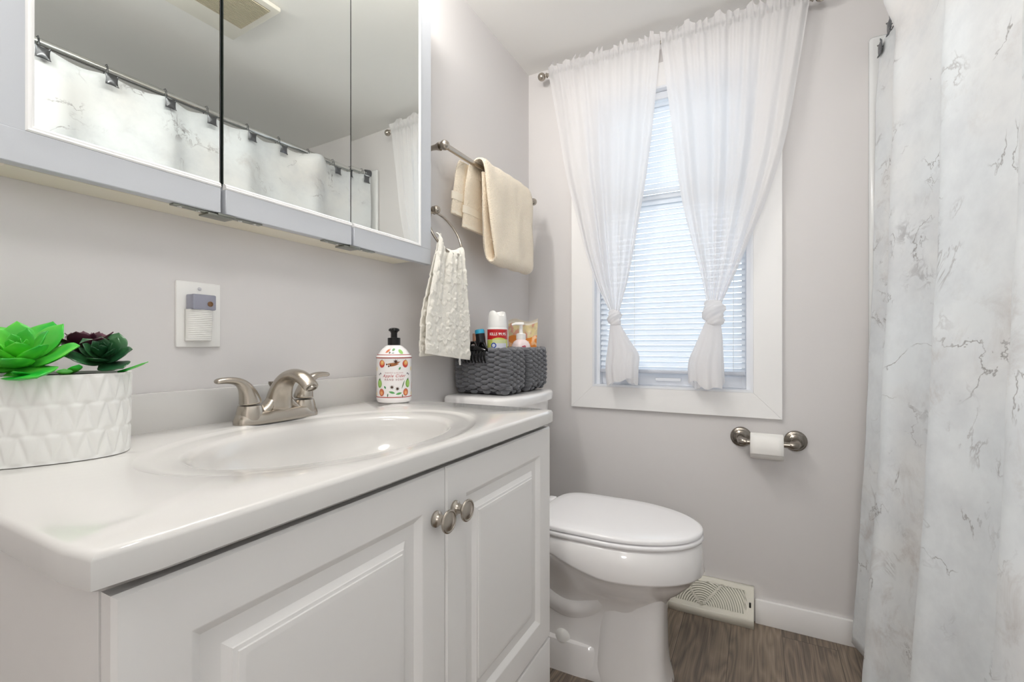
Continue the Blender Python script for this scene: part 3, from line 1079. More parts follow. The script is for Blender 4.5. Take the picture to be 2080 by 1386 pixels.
for body, size, y, sh, spc, col, bold in (('HARVEST & BLOOM', 0.0042, 0.0725, 0, 1.25, 'c08a8c', 0), ('Apple Cider', 0.0098, 0.0635, 0.35, 1.15, 'c24a4a', 0.00002),
                                          ('HAND SOAP', 0.0062, 0.0555, 0, 1.45, 'a2605e', 0.00005)):
    vs, fs = text_mesh(body, size, sh, spc, bold)
    lab.cur = lin(col)
    lab.add([f3(v[0], v[1] + y) for v in vs], fs)
lab.build('label_print', attr_mat('printed_label', 0.3), bt, smooth=None, recalc=False)

# ---------------------------------------------------------------- planter with succulents
pcx, pcy = -0.785, 0.247
pang = math.radians(64)
pa, pb = 0.080, 0.060
PH = 0.105
pot_t = thing('planter', (pcx, pcy, tz), 'white diamond textured oval planter with bright green and dark succulents', 'planter')
ld = Vector((math.cos(pang), math.sin(pang), 0))
wd = Vector((-math.sin(pang), math.cos(pang), 0))
def pot_pt(u, z, off=0.0):
    a = 2 * PI * u
    ca, sa = math.cos(a), math.sin(a)
    e = 0.82
    x = (pa + off) * abs(ca) ** e * (1 if ca >= 0 else -1)
    y = (pb + off) * abs(sa) ** e * (1 if sa >= 0 else -1)
    return Vector((pcx, pcy, tz)) + ld * x + wd * y + Vector((0, 0, z))
# arc length table so the diamonds are even
NS = 400
acc = [0.0]
for i in range(NS):
    acc.append(acc[-1] + (pot_pt((i + 1) / NS, 0) - pot_pt(i / NS, 0)).length)
per = acc[-1]
NC = 22
def tri(x):
    x = x % 1.0
    return 1 - abs(2 * x - 1)
def pot_fn(u, v):
    i = u * NS
    k = int(i) % NS
    s_ = lerp(acc[k], acc[k + 1], i - int(i)) / per
    uu = s_ * NC
    ww = v * 3.0
    frac = ww - math.floor(ww)
    # zigzag valleys in three rows leave interlocking tear drops
    h = smooth01(min(1.0, abs(tri(uu) - frac) * 1.6) ** 0.8)
    h *= smooth01(min(frac, 1 - frac) / 0.22 + 0.35)
    edge = smooth01(v / 0.03) * smooth01((1 - v) / 0.03)
    return pot_pt(u, 0.001 + v * (PH - 0.001), -0.0030 + 0.0025 * h * edge + 0.0018 * (1 - edge) - 0.002 * (1 - v))
m = MB()
NU_, NV_ = 440, 72
m.grid(pot_fn, NU_, NV_, closed_u=True)
top = [pot_fn(i / NU_, 1.0) for i in range(NU_)]
inner = [pot_pt(i / NU_, PH, -0.0065) for i in range(NU_)]
low = [pot_pt(i / NU_, PH - 0.022, -0.0075) for i in range(NU_)]
m.loft([top, inner, low], False, True)
m.add([pot_fn(i / NU_, 0) for i in range(NU_)], [tuple(range(NU_))])
m.build('pot', M_pot, pot_t, smooth=60)
m = MB()
m.loft([[pot_pt(i / 60, PH - 0.020, -0.008) for i in range(60)], [pot_pt(i / 60, PH - 0.006, -0.009) for i in range(60)], [pot_pt(i / 60, PH - 0.002, -0.035) for i in range(60)]])
m.build('soil', M_soil, pot_t)
def leaf_mesh(m, base, yaw, elev, L_, w_, thick, cup, tip=0.25):
    """fleshy spoon shaped leaf with a small point"""
    M = Matrix.Translation(base) @ Matrix.Rotation(yaw, 4, 'Z') @ Matrix.Rotation(-elev, 4, 'Y')
    n, seg = 15, 12
    rings = []
    for i in range(n + 1):
        q = i / n
        w = w_ * (0.34 + 0.66 * math.sin(PI * min(q / 0.62, 1.0) * 0.5) ** 1.3) if q < 0.62 else w_ * max(0.015, (1 - ((q - 0.62) / 0.38) ** 2.6) ** 0.62 * (1 - 0.12 * (q - 0.62) / 0.38))
        th = thick * (1.0 - 0.55 * q) * (1 if q < 0.93 else 0.55)
        bend = cup * L_ * q * q
        ring = []
        for j in range(seg):
            a = 2 * PI * j / seg
            y = math.cos(a) * w
            z = math.sin(a) * th + bend + 0.55 * cup * (y * y) / max(w_, 1e-5)
            x = q * L_ + (0.06 * L_ if q > 0.99 else 0)
            ring.append(M @ Vector((x, y, z)))
        rings.append(ring)
    m.loft(rings)
def rosette(name, c, R, n, mt, tiltv, cup, wf=0.42, e0=8, e1=80, seed=0, label=None):
    rnd = random.Random(seed)
    m = MB()
    rot = Vector((0, 0, 1)).rotation_difference(Vector(tiltv).normalized()).to_matrix().to_4x4()
    C = Vector(c)
    for i in range(n):
        q = i / (n - 1)                     # 0 outer .. 1 centre
        L_ = R * lerp(1.0, 0.22, q ** 0.85) * rnd.uniform(0.93, 1.07)
        yaw = i * 2.39996 + rnd.uniform(-0.12, 0.12)
        el = math.radians(lerp(e0, e1, q ** 1.1) + rnd.uniform(-5, 5))
        m2 = MB()
        leaf_mesh(m2, Vector((0, 0, lerp(-0.004, 0.012, q))), yaw, el, L_, L_ * wf * lerp(1.0, 0.8, q), L_ * 0.085, cup)
        m.add([C + rot @ Vector(p) for p in m2.v], m2.f)
    o = m.build(name, mt, pot_t, smooth=75)
    if label:
        o['label'] = label
    return o
def succ_mat(name, c_in, c_out, rough=0.32):
    m = mat(name, c_in, rough)
    nt = m.node_tree
    n = nt.nodes.new('ShaderNodeTexNoise')
    n.inputs['Scale'].default_value = 26
    n.inputs['Detail'].default_value = 1
    tc = nt.nodes.new('ShaderNodeTexCoord')
    cr = nt.nodes.new('ShaderNodeValToRGB')
    cr.color_ramp.elements[0].position = 0.38
    cr.color_ramp.elements[0].color = lin(c_in)
    cr.color_ramp.elements[1].position = 0.66
    cr.color_ramp.elements[1].color = lin(c_out)
    nt.links.new(tc.outputs['Object'], n.inputs['Vector'])
    nt.links.new(n.outputs['Fac'], cr.inputs[0])
    nt.links.new(cr.outputs[0], nt.nodes['Principled BSDF'].inputs['Base Color'])
    nt.nodes['Principled BSDF'].inputs['Subsurface Weight'].default_value = 0.15
    nt.nodes['Principled BSDF'].inputs['Subsurface Radius'].default_value = (0.004, 0.008, 0.002)
    return m
M_green = succ_mat('bright_green_leaf', '27b038', '74d24c')
M_dkgreen = succ_mat('dark_green_leaf', '1d4a2b', '35663c')
M_purple = succ_mat('purple_leaf', '43222f', '5b3140')
ztp = tz + PH
rosette('succulent', Vector((pcx, pcy, ztp + 0.014)) - ld * 0.024 + wd * -0.012, 0.070, 23, M_green, (0.50, -0.34, 1), 0.34, 0.36, 2, 72, 4, 'bright green rosette succulent')
rosette('succulent', Vector((pcx, pcy, ztp + 0.016)) + ld * 0.050 + wd * -0.010, 0.043, 19, M_dkgreen, (0.62, -0.35, 1), 0.32, 0.41, 8, 76, 8, 'dark green rosette succulent')
rosette('succulent', Vector((pcx, pcy, ztp + 0.026)) + ld * 0.030 + wd * 0.022, 0.046, 16, M_purple, (0.1, -0.1, 1), 0.30, 0.42, 15, 72, 12, 'dark purple succulent')
m = MB()
for (l0, w0, yw, el, L_) in ((0.018, -0.036, -0.35, 6, 0.036), (0.020, -0.030, -0.05, 14, 0.034), (-0.010, -0.040, -0.7, 4, 0.034), (0.066, -0.016, 0.75, 16, 0.034)):
    m = MB()
    leaf_mesh(m, Vector((pcx, pcy, ztp)) + ld * l0 + wd * w0, yw, math.radians(el), L_, L_ * 0.20, L_ * 0.06, 0.1)
    m.build('loose_leaf', M_green, pot_t, smooth=75)

# ---------------------------------------------------------------- wall outlet and night light
outlet = thing('outlet_plate', (W, 0.471, 1.014), 'white wall outlet plate below the medicine cabinet', 'outlet')
MB().box((W, 0.434, 0.957), (W + 0.006, 0.508, 1.072), 0.0025).build('plate', M_white_pl, outlet)
MB().box((W + 0.005, 0.4545, 0.9805), (W + 0.0078, 0.4875, 1.0475), 0.0012).build('receptacle', M_white_pl, outlet)
m = MB()
m.lathe([(0.0032, 0.0), (0.0028, 0.0012), (0.0, 0.0014)], (W + 0.006, 0.471, 1.060), (1, 0, 0), 14)
m.box((W + 0.0070, 0.4685, 1.0597), (W + 0.0076, 0.4735, 1.0603))
m.build('screw', mat('screw_paint', 'd4d3d6', 0.3), outlet)
nl = thing('night_light', (W + 0.008, 0.467, 0.97), 'small plug-in night light with grey sensor housing in the wall outlet', 'night light')
MB().box((W + 0.0072, 0.4480, 1.022), (W + 0.030, 0.4865, 1.0485), 0.002).build('sensor_housing', M_night, nl)
MB().lathe([(0.0046, 0), (0.0046, 0.0012), (0.0034, 0.0014), (0.003, 0.0004), (0.0, 0.0004)], (W + 0.0300, 0.476, 1.0325), (1, 0, 0), 20).build('light_sensor', mat('bronze_sensor', '8a6a4e', 0.3, 0.6), nl)
m = MB()
def shade_fn(u, v):
    a = lerp(-PI / 2, PI / 2, u)
    z = lerp(1.0225, 0.968, v)
    dep = lerp(0.020, 0.014, v)
    hw = 0.0205
    rib = 0.0006 * math.sin(v * 2 * PI * 17)
    return (W + 0.0075 + (dep + rib) * math.cos(a) ** 0.6, 0.467 + hw * math.sin(a), z)
m.grid(shade_fn, 24, 136)
m.build('ribbed_shade', M_stain, nl, smooth=180, solid=0.0012)

# ---------------------------------------------------------------- medicine cabinet with three mirror doors
mc = thing('medicine_cabinet', (W, 0.60, 1.183), 'white three door mirrored medicine cabinet over the sink', 'cabinet')
mz0, mz1 = 1.183, 1.945
mfx = -0.800
def rx(x, i):
    return [(x, 0.215 + i, mz0 + i), (x, 0.972 - i, mz0 + i), (x, 0.972 - i, mz1 - i), (x, 0.215 + i, mz1 - i)]
MB().loft([rx(W + 0.0005, 0), rx(-0.8185, 0), rx(-0.8185, 0.012), rx(W + 0.008, 0.012)]).build('carcass', M_medbody, mc, smooth=20)
def mirror_door(y0, y1, left, right, tilt):
    m = MB()
    x0, x1 = -0.8175, mfx
    rb = 0.043
    a, b2 = y0 + (rb if left else 0.0), y1 - (rb if right else 0.0)
    za, zb = mz0 + rb, mz1 - rb
    # rails and backing panel as one C-shaped extrusion, stiles between the rails
    xb = x0 + 0.004
    prof = [(x0, mz0), (x1, mz0), (x1, za), (xb, za), (xb, zb), (x1, zb), (x1, mz1), (x0, mz1)]
    m.loft([[(x, y, z) for x, z in prof] for y in (y0, y1)])
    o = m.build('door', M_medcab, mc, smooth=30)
    bv = o.modifiers.new('bevel', 'BEVEL')
    bv.width = 0.0015
    bv.segments = 2
    for on, p, q in ((left, y0, a), (right, b2, y1)):
        if on:
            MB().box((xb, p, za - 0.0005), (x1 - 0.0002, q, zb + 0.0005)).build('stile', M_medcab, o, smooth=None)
    # beaded lip around the pane
    def lip(p, q, inward):
        pts = [(x1, 0.0), (x1 + 0.0015, 0.002), (x1 + 0.0005, 0.0045), (x1 + 0.0008, 0.006), (x1 - 0.0035, 0.0095), (x1 - 0.010, 0.0098), (x1 - 0.010, 0.0)]
        P, Q, I = Vector(p), Vector(q), Vector(inward)
        mi_p = I + (Q - P).normalized()
        mi_q = I - (Q - P).normalized()
        e0 = mi_p if p in corners else I
        e1 = mi_q if q in corners else I
        MB().loft([[Vector((x, 0, 0)) + P + e0 * d for x, d in pts], [Vector((x, 0, 0)) + Q + e1 * d for x, d in pts]]).build('bead', M_bead, o, smooth=35)
    corners = set()
    if left:
        corners |= {(0, a, za), (0, a, zb)}
    if right:
        corners |= {(0, b2, za), (0, b2, zb)}
    lip((0, a, za), (0, b2, za), (0, 0, 1))
    lip((0, a, zb), (0, b2, zb), (0, 0, -1))
    if left:
        lip((0, a, za), (0, a, zb), (0, 1, 0))
    if right:
        lip((0, b2, za), (0, b2, zb), (0, -1, 0))
    # mirror pane, very slightly out of true
    ya, yb = (a + 0.006 if left else y0), (b2 - 0.006 if right else y1)
    dx = math.tan(math.radians(tilt)) * (yb - ya)
    xm = x1 - 0.0045
    if tilt > 2:
        xm -= 0.0018
        xs = lambda y: xm + dx * ((y - ya) / (yb - ya) - 0.5)
    else:
        xs = lambda y: xm - dx * (yb - y) / (yb - ya)
    p = MB()
    z0_, z1_ = za + 0.006, zb - 0.006
    p.add([(xs(ya), ya, z0_), (xs(yb), yb, z0_), (xs(yb), yb, z1_), (xs(ya), ya, z1_), (xs(ya) - 0.004, ya, z0_), (xs(yb) - 0.004, yb, z0_), (xs(yb) - 0.004, yb, z1_), (xs(ya) - 0.004, ya, z1_)],
          [(0, 1, 2, 3), (7, 6, 5, 4), (0, 4, 5, 1), (1, 5, 6, 2), (2, 6, 7, 3), (3, 7, 4, 0)])
    if not left:
        MB().box((xs(ya) - 0.004, ya - 0.0003, z0_), (xs(ya) + 0.0008, ya + 0.0016, z1_)).build('edge_strip', M_edge, o, smooth=None)
    po2 = p.build('mirror', [M_mirror, M_edge], o, smooth=None)
    for f in po2.data.polygons:
        if abs(f.normal.x) < 0.9:
            f.material_index = 1
    return o
mirror_door(0.185, 0.4655, True, False, 1.0)
mirror_door(0.4735, 0.7515, False, False, 1.2)
mirror_door(0.7580, 1.0360, False, True, 2.5)
for yc in (0.4695, 0.7548):
    m = MB()
    z = mz0
    m.box((-0.8175, yc - 0.074, z - 0.0026), (-0.8050, yc + 0.074, z), 0.0008)
    m.box((-0.830, yc - 0.024, z - 0.0056), (-0.801, yc + 0.020, z - 0.0024), 0.0012)
    m.box((-0.803, yc - 0.010, z - 0.0040), (-0.7975, yc + 0.020, z - 0.0005), 0.0012)
    h_ = m.build('hinge', M_steel, mc)
    for d in (-0.062, -0.034, 0.036, 0.062):
        MB().lathe([(0.0036, 0), (0.0030, 0.0010), (0.0, 0.0012)], (-0.8112, yc + d, z - 0.0026), (0, 0, -1), 12).build('screw', M_chrome, h_)

# vanity light above the cabinet (out of the frame, it lights the room)
vl = thing('vanity_light', (W, 0.60, 2.03), 'three bulb vanity light bar on the wall above the medicine cabinet', 'lamp')
MB().box((W, 0.25, 1.985), (W + 0.03, 0.95, 2.075), 0.006).build('back_plate', M_nickel, vl)
for y in (0.35, 0.60, 0.85):
    MB().lathe([(0.018, 0), (0.018, 0.03), (0.014, 0.034)], (W + 0.03, y, 2.03), (1, 0, 0), 20).build('socket', M_nickel, vl)

cl = thing('fill_light_fixture', (-0.12, 0.09, ZC), 'added flush mounted ceiling fixture for the fill light, out of view', 'lamp')  # unseen fixture added to go with the ceiling fill light
MB().lathe([(0.17, 0), (0.17, 0.012), (0.155, 0.018), (0.02, 0.018)], (-0.12, 0.09, ZC), (0, 0, -1), 40).build('canopy', M_nickel, cl)

# ---------------------------------------------------------------- towel bar, towel ring and towels
def post(m, x_wall, y, z, x_ball, rb=0.011):
    d = x_ball - x_wall
    m.lathe([(0.024, 0), (0.024, 0.003), (0.021, 0.006), (0.013, 0.009), (0.0085, 0.016), (0.0072, d * 0.45), (0.0085, d * 0.62), (0.0115, d * 0.72), (0.0125, d * 0.80)], (x_wall, y, z), (1, 0, 0), 28)
    pr = []
    for i in range(0, 13):
        a = PI * i / 12
        pr.append((max(0.0004, (rb + 0.003) * math.sin(a)), -(rb + 0.003) * math.cos(a)))
    m.lathe(pr, (x_ball, y, z), (1, 0, 0), 24)
tb = thing('towel_bar', (W, 1.40, 1.54), 'satin nickel towel bar on the wall beside the medicine cabinet', 'towel bar')
tbx, tbz = -0.800, 1.540
m = MB()
m.tube([(tbx, 1.095, tbz), (tbx, 1.71, tbz)], 0.0082, 16)
m.build('bar', M_nickel, tb)
for y in (1.10, 1.703):
    m = MB()
    post(m, W, y, tbz, tbx, 0.0115)
    m.build('post', M_nickel, tb, smooth=50)

# cream bath towel folded in half, hung over the bar
def towel_sheet(m, path, y0f, y1f, th, ny=26, wob=0.003, seed=0.0):
    """path: cross-section points (x, z); swept along y with thickness th"""
    P = [Vector((p[0], 0, p[1])) for p in path]
    # resample smoothly
    R = []
    for i in range(len(P) - 1):
        p0, p1, p2, p3 = P[max(i - 1, 0)], P[i], P[i + 1], P[min(i + 2, len(P) - 1)]
        for k in range(6):
            t_ = k / 6
            R.append(0.5 * ((2 * p1) + (p2 - p0) * t_ + (2 * p0 - 5 * p1 + 4 * p2 - p3) * t_ ** 2 + (3 * p1 - p0 - 3 * p2 + p3) * t_ ** 3))
    R.append(P[-1])
    n = len(R)
    nrm = []
    for i in range(n):
        t_ = (R[min(i + 1, n - 1)] - R[max(i - 1, 0)]).normalized()
        nrm.append(Vector((-t_.z, 0, t_.x)))
    outer, inner_ = [], []
    loop = list(range(n))
    def sec(y_q):
        a, b2 = [], []
        for i in range(n):
            q = i / (n - 1)
            y = lerp(y0f(q), y1f(q), y_q)
            e = min(y_q, 1 - y_q)
            tt = th * (0.35 + 0.65 * smooth01(e / 0.06))
            w_ = wob * nz(y * 16 + seed, R[i].z * 11, seed)
            a.append(Vector((R[i].x, y, R[i].z)) + nrm[i] * (tt / 2 + w_))
            b2.append(Vector((R[i].x, y, R[i].z)) + nrm[i] * (-tt / 2 + w_))
        return a + b2[::-1]
    m.loft([sec(j / ny) for j in range(ny + 1)])
bt_ = thing('bath_towel', (tbx, 1.45, tbz), 'cream terry bath towel folded over the towel bar', 'towel')
m = MB()
# outer fold: over the bar, down the front, round the bottom fold and back up
path = [(-0.822, 1.505), (-0.818, 1.535), (-0.806, 1.556), (-0.788, 1.560), (-0.774, 1.545), (-0.766, 1.50), (-0.762, 1.40), (-0.757, 1.29), (-0.7575, 1.252), (-0.772, 1.236), (-0.790, 1.250), (-0.795, 1.30), (-0.793, 1.40), (-0.789, 1.50), (-0.789, 1.525)]
towel_sheet(m, path, lambda q: 1.272 + 0.050 * smooth01((q - 0.3) / 0.3) - 0.03 * smooth01((q - 0.65) / 0.3), lambda q: 1.622 - 0.018 * smooth01((q - 0.25) / 0.4), 0.015, 30, 0.005, 2.0)
m.build('front_fold', M_towel, bt_, smooth=180)
for (ya, yb, xo, zb, sd) in ((1.205, 1.50, -0.838, 1.372, 5.0), (1.245, 1.56, -0.824, 1.336, 8.0)):
    m = MB()
    z_t = 1.556 if xo > -0.83 else 1.552
    xo2 = xo
    pth = [(xo2 - 0.004, zb), (xo2 - 0.002, zb + 0.05), (xo2, 1.47), (xo2 + 0.003, 1.52), (xo2 + 0.010, z_t - 0.008)]
    towel_sheet(m, pth, lambda q: ya - 0.015 + 0.03 * q, lambda q: yb, 0.011, 16, 0.003, sd)
    o = m.build('back_flap', M_towel, bt_, smooth=180)
    for zz, hh in ((zb + 0.006, 0.010), (zb + 0.058, 0.024)):
        m2 = MB()
        towel_sheet(m2, [(xo2 - 0.004 + (0.002 if zz > zb + 0.02 else 0), zz - hh / 2), (xo2 - 0.0035 + (0.002 if zz > zb + 0.02 else 0), zz), (xo2 - 0.003 + (0.002 if zz > zb + 0.02 else 0), zz + hh / 2)], lambda q: ya - 0.0165 + 0.004, lambda q: yb + 0.001, 0.0125, 12, 0.003, sd)
        m2.build('woven_band', M_towel_band, o, smooth=180)

# towel ring and ivory hand towel
ring = thing('towel_ring', (W, 1.115, 1.36), 'satin nickel towel ring holding the ivory hand towel', 'towel ring')
m = MB()
post(m, W, 1.115, 1.362, -0.842, 0.010)
m.build('post', M_nickel, ring, smooth=50)
rc = Vector((-0.814, 1.122, 1.290))
rup = Vector((-0.030, 0, 0.063)).normalized()
m = MB()
m.tube([rc + rup * 0.071 * math.cos(a) + Vector((0, 1, 0)) * 0.071 * math.sin(a) for a in [2 * PI * i / 48 for i in range(48)]], 0.0036, 10, closed=True)
m.build('ring', M_nickel, ring)

ht = thing('hand_towel', (-0.78, 1.115, 1.22), 'ivory hand towel with embossed flowers hanging from the towel ring', 'towel')
flowers = []
rnd = random.Random(5)
for r_ in range(6):
    for c_ in range(3):
        flowers.append((0.045 + 0.085 * c_ + (0.04 if r_ % 2 else 0) - 0.05 + rnd.uniform(-0.008, 0.008), 0.03 + 0.066 * r_ + rnd.uniform(-0.006, 0.006), rnd.uniform(0, 1), rnd.choice((5, 6, 8))))
def emboss(a, b2):
    best = 0.0
    for (fx_, fz_, ro, n_) in flowers:
        dx_, dz_ = a - fx_, b2 - fz_
        r_ = math.hypot(dx_, dz_)
        if r_ > 0.043:
            continue
        an = math.atan2(dz_, dx_)
        pr = 0.039 * (0.45 + 0.55 * abs(math.cos(n_ / 2 * an + ro * 6)) ** 0.7)
        e = r_ / max(pr, 1e-5)
        val = 0.0
        if e < 1.0:
            val = smooth01((1 - e) / 0.22) * (0.55 + 0.45 * smooth01(e)) - 0.75 * math.exp(-((e - 0.55) / 0.16) ** 2) * 0.5
            val -= 0.5 * math.exp(-(r_ / 0.005) ** 2)
        best = max(best, val)
    if best <= 0.02:
        w_ = math.sin(a * 210 + 3 * nz(a * 30, b2 * 30)) * math.sin(b2 * 190 + 3 * nz(b2 * 30, a * 30, 4))
        best = 0.35 * max(0, w_)
    return best
def ht_layer(name, xo, dy, zb_l, zb_r, sgn, ylb, yrb, ytl, ytr, sd, flip=1):
    ztop = 1.262
    def fn(u, v):
        zb = lerp(zb_l, zb_r, u)
        top_c = ztop - 0.022 * math.sin(PI * u) ** 0.8 + (0.014 if u < 0.12 else 0) * (1 - u / 0.12) - 0.006 * u
        z = lerp(top_c, zb, v)
        g = smooth01(v * 1.15) ** 0.75
        y = lerp(lerp(ytl, ytr, u), lerp(ylb, yrb, u), g)
        fld = math.sin(u * 2 * PI * 2.2 + sd) * lerp(0.006, 0.002, g) + 0.004 * (1 - g) * math.sin(u * 2 * PI * 5 + sd)
        # roll over the ring at the very top
        xr_ = -0.795 + xo
        t_ = max(0.0, 1 - v / 0.05)
        x = xr_ + fld - sgn * (1 - math.sqrt(max(0, 1 - t_ * t_))) * 0.010
        hem = smooth01((1 - v) / 0.05)
        e = emboss(u * 0.22, v * 0.36) * 0.0042 * hem * smooth01(v / 0.06)
        return (x + e * flip, y + dy, z)
    m = MB()
    m.grid(fn, 110, 170)
    return m.build(name, M_handtowel, ht, smooth=180, solid=0.004)
ht_layer('back_layer', -0.014, 0.0, 0.930, 0.936, -1, 0.995, 1.222, 1.066, 1.172, 1.3)
ht_layer('front_layer', 0.010, 0.0, 0.938, 0.915, 1, 0.992, 1.205, 1.050, 1.170, 0.2)
m = MB()
m.tube([(-0.784, 1.152, 0.925), (-0.783, 1.149, 0.912), (-0.783, 1.152, 0.902), (-0.783, 1.156, 0.902), (-0.784, 1.157, 0.912), (-0.784, 1.155, 0.926)], 0.0012, 6)
m.build('hanging_loop', M_white_pl, ht)

# ---------------------------------------------------------------- toilet
tc_y = 1.365
toi = thing('toilet', (-0.55, tc_y, 0), 'white toilet with closed lid between vanity and window wall', 'toilet')
def egg(xb, xf, w, z, xm=None, n=64, pb_=0.7, pf=1.0, yc=tc_y, zfn=None):
    """egg-shaped ring: xb back, xf front, w half width, xm where widest"""
    xm = lerp(xb, xf, 0.48) if xm is None else xm
    out = []
    for i in range(n):
        a = 2 * PI * i / n
        ca, sa = math.cos(a), math.sin(a)
        if ca >= 0:
            x = xm + (xf - xm) * ca ** pf
            y = yc + w * sa
        else:
            x = xm - (xm - xb) * (-ca) ** pb_
            y = yc + w * (1 if sa >= 0 else -1) * abs(sa) ** (0.55)
        zz = z if zfn is None else zfn(x)
        out.append((x, y, zz))
    return out
# bowl
m = MB()
def zlow(x):
    # lower edge of the rim band rises towards the tank
    q = smooth01((-0.34 - x) / 0.25)
    return lerp(0.345, 0.392, q)
m.loft([egg(-0.60, -0.150, 0.150, 0.424), egg(-0.605, -0.140, 0.160, 0.4235), egg(-0.61, -0.134, 0.166, 0.418), egg(-0.61, -0.130, 0.170, 0, zfn=lambda x: lerp(0.418, zlow(x), 0.5)),
        egg(-0.61, -0.126, 0.174, 0, zfn=zlow), egg(-0.605, -0.128, 0.172, 0, zfn=lambda x: zlow(x) - 0.005), egg(-0.60, -0.136, 0.165, 0, zfn=lambda x: zlow(x) - 0.009),
        egg(-0.60, -0.150, 0.150, 0, xm=-0.37, zfn=lambda x: zlow(x) - 0.030), egg(-0.60, -0.180, 0.124, 0, xm=-0.37, zfn=lambda x: zlow(x) - 0.062),
        egg(-0.61, -0.207, 0.098, 0.262, xm=-0.36, pb_=0.5), egg(-0.62, -0.226, 0.080, 0.235, xm=-0.34, pb_=0.4), egg(-0.64, -0.232, 0.070, 0.20, xm=-0.33, pb_=0.4),
        egg(-0.66, -0.232, 0.068, 0.15, xm=-0.32, pb_=0.4), egg(-0.67, -0.230, 0.070, 0.09, xm=-0.32, pb_=0.4), egg(-0.68, -0.226, 0.074, 0.045, xm=-0.32, pb_=0.4),
        egg(-0.69, -0.214, 0.080, 0.022, xm=-0.32, pb_=0.4), egg(-0.69, -0.208, 0.083, 0.006, xm=-0.32, pb_=0.4), egg(-0.69, -0.210, 0.082, 0.0, xm=-0.32, pb_=0.4)])
bo = m.build('bowl', M_porc, toi, smooth=55)
# front column, trapway bulge and foot flange
m = MB()
def colr(x0, x1, hw, z, r=0.5):
    out = []
    n = 40
    cx_, hx = (x0 + x1) / 2, (x1 - x0) / 2
    for i in range(n):
        a = 2 * PI * i / n
        ca, sa = math.cos(a), math.sin(a)
        out.append((cx_ + hx * abs(ca) ** r * (1 if ca >= 0 else -1), tc_y + hw * abs(sa) ** r * (1 if sa >= 0 else -1), z))
    return out
m.loft([colr(-0.395, -0.222, 0.070, 0.285), colr(-0.405, -0.226, 0.073, 0.24), colr(-0.415, -0.227, 0.076, 0.18), colr(-0.42, -0.226, 0.080, 0.10), colr(-0.425, -0.222, 0.084, 0.05), colr(-0.425, -0.214, 0.087, 0.02), colr(-0.425, -0.210, 0.088, 0.0)])
m.build('pedestal', M_porc, toi, smooth=60)
m = MB()
m.loft([colr(-0.70, -0.40, 0.086, 0.0, 0.35), colr(-0.70, -0.40, 0.084, 0.074, 0.35), colr(-0.70, -0.40, 0.080, 0.088, 0.35), colr(-0.70, -0.40, 0.066, 0.094, 0.35)])
m.build('foot_flange', M_porc, toi, smooth=50)
m = MB()
pts = [(-0.36, tc_y, 0.30), (-0.42, tc_y, 0.215), (-0.50, tc_y, 0.185), (-0.575, tc_y, 0.215), (-0.625, tc_y, 0.25), (-0.66, tc_y, 0.18), (-0.68, tc_y, 0.06)]
sm = []
for i in range(len(pts) - 1):
    p0, p1, p2, p3 = [Vector(pts[max(0, min(len(pts) - 1, k))]) for k in (i - 1, i, i + 1, i + 2)]
    for k in range(6):
        t_ = k / 6
        sm.append(0.5 * ((2 * p1) + (p2 - p0) * t_ + (2 * p0 - 5 * p1 + 4 * p2 - p3) * t_ ** 2 + (3 * p1 - p0 - 3 * p2 + p3) * t_ ** 3))
sm.append(Vector(pts[-1]))
m.tube(sm, [(0.080, 0.058)] * len(sm), 20, up=(0, 1, 0))
m.build('trapway', M_porc, toi, smooth=80)
for s_ in (-1, 1):
    pr = [(0.025, 0.0)] + [(0.025 * math.cos(PI / 2 * i / 8), 0.008 + 0.024 * math.sin(PI / 2 * i / 8)) for i in range(9)]
    pr[-1] = (0.0004, pr[-1][1])
    MB().lathe(pr, (-0.512, tc_y + s_ * 0.060, 0.086), (0, 0, 1), 24).build('bolt_cap', M_white_pl, toi, smooth=60)
# seat, lid, hinge caps
m = MB()
m.loft([egg(-0.588, -0.136, 0.160, 0.4255, pb_=0.35), egg(-0.592, -0.130, 0.165, 0.428, pb_=0.35), egg(-0.592, -0.129, 0.166, 0.436, pb_=0.35), egg(-0.590, -0.133, 0.163, 0.4395, pb_=0.35), egg(-0.585, -0.139, 0.157, 0.440, pb_=0.35)])
m.build('seat', M_seat, toi, smooth=60)
m = MB()
m.loft([egg(-0.588, -0.137, 0.158, 0.4425, pb_=0.3), egg(-0.592, -0.131, 0.164, 0.444, pb_=0.3), egg(-0.592, -0.130, 0.165, 0.4515, pb_=0.3), egg(-0.590, -0.133, 0.162, 0.4555, pb_=0.3), egg(-0.585, -0.141, 0.155, 0.4575, pb_=0.3),
        egg(-0.56, -0.18, 0.125, 0.4590, pb_=0.3), egg(-0.50, -0.26, 0.07, 0.4602, pb_=0.4)])
m.build('lid', M_seat, toi, smooth=60)
for s_ in (-1, 1):
    MB().box((-0.625, tc_y + s_ * 0.075 - 0.022, 0.424), (-0.594, tc_y + s_ * 0.075 + 0.022, 0.452), 0.008, 3).build('hinge_cap', M_seat, toi)
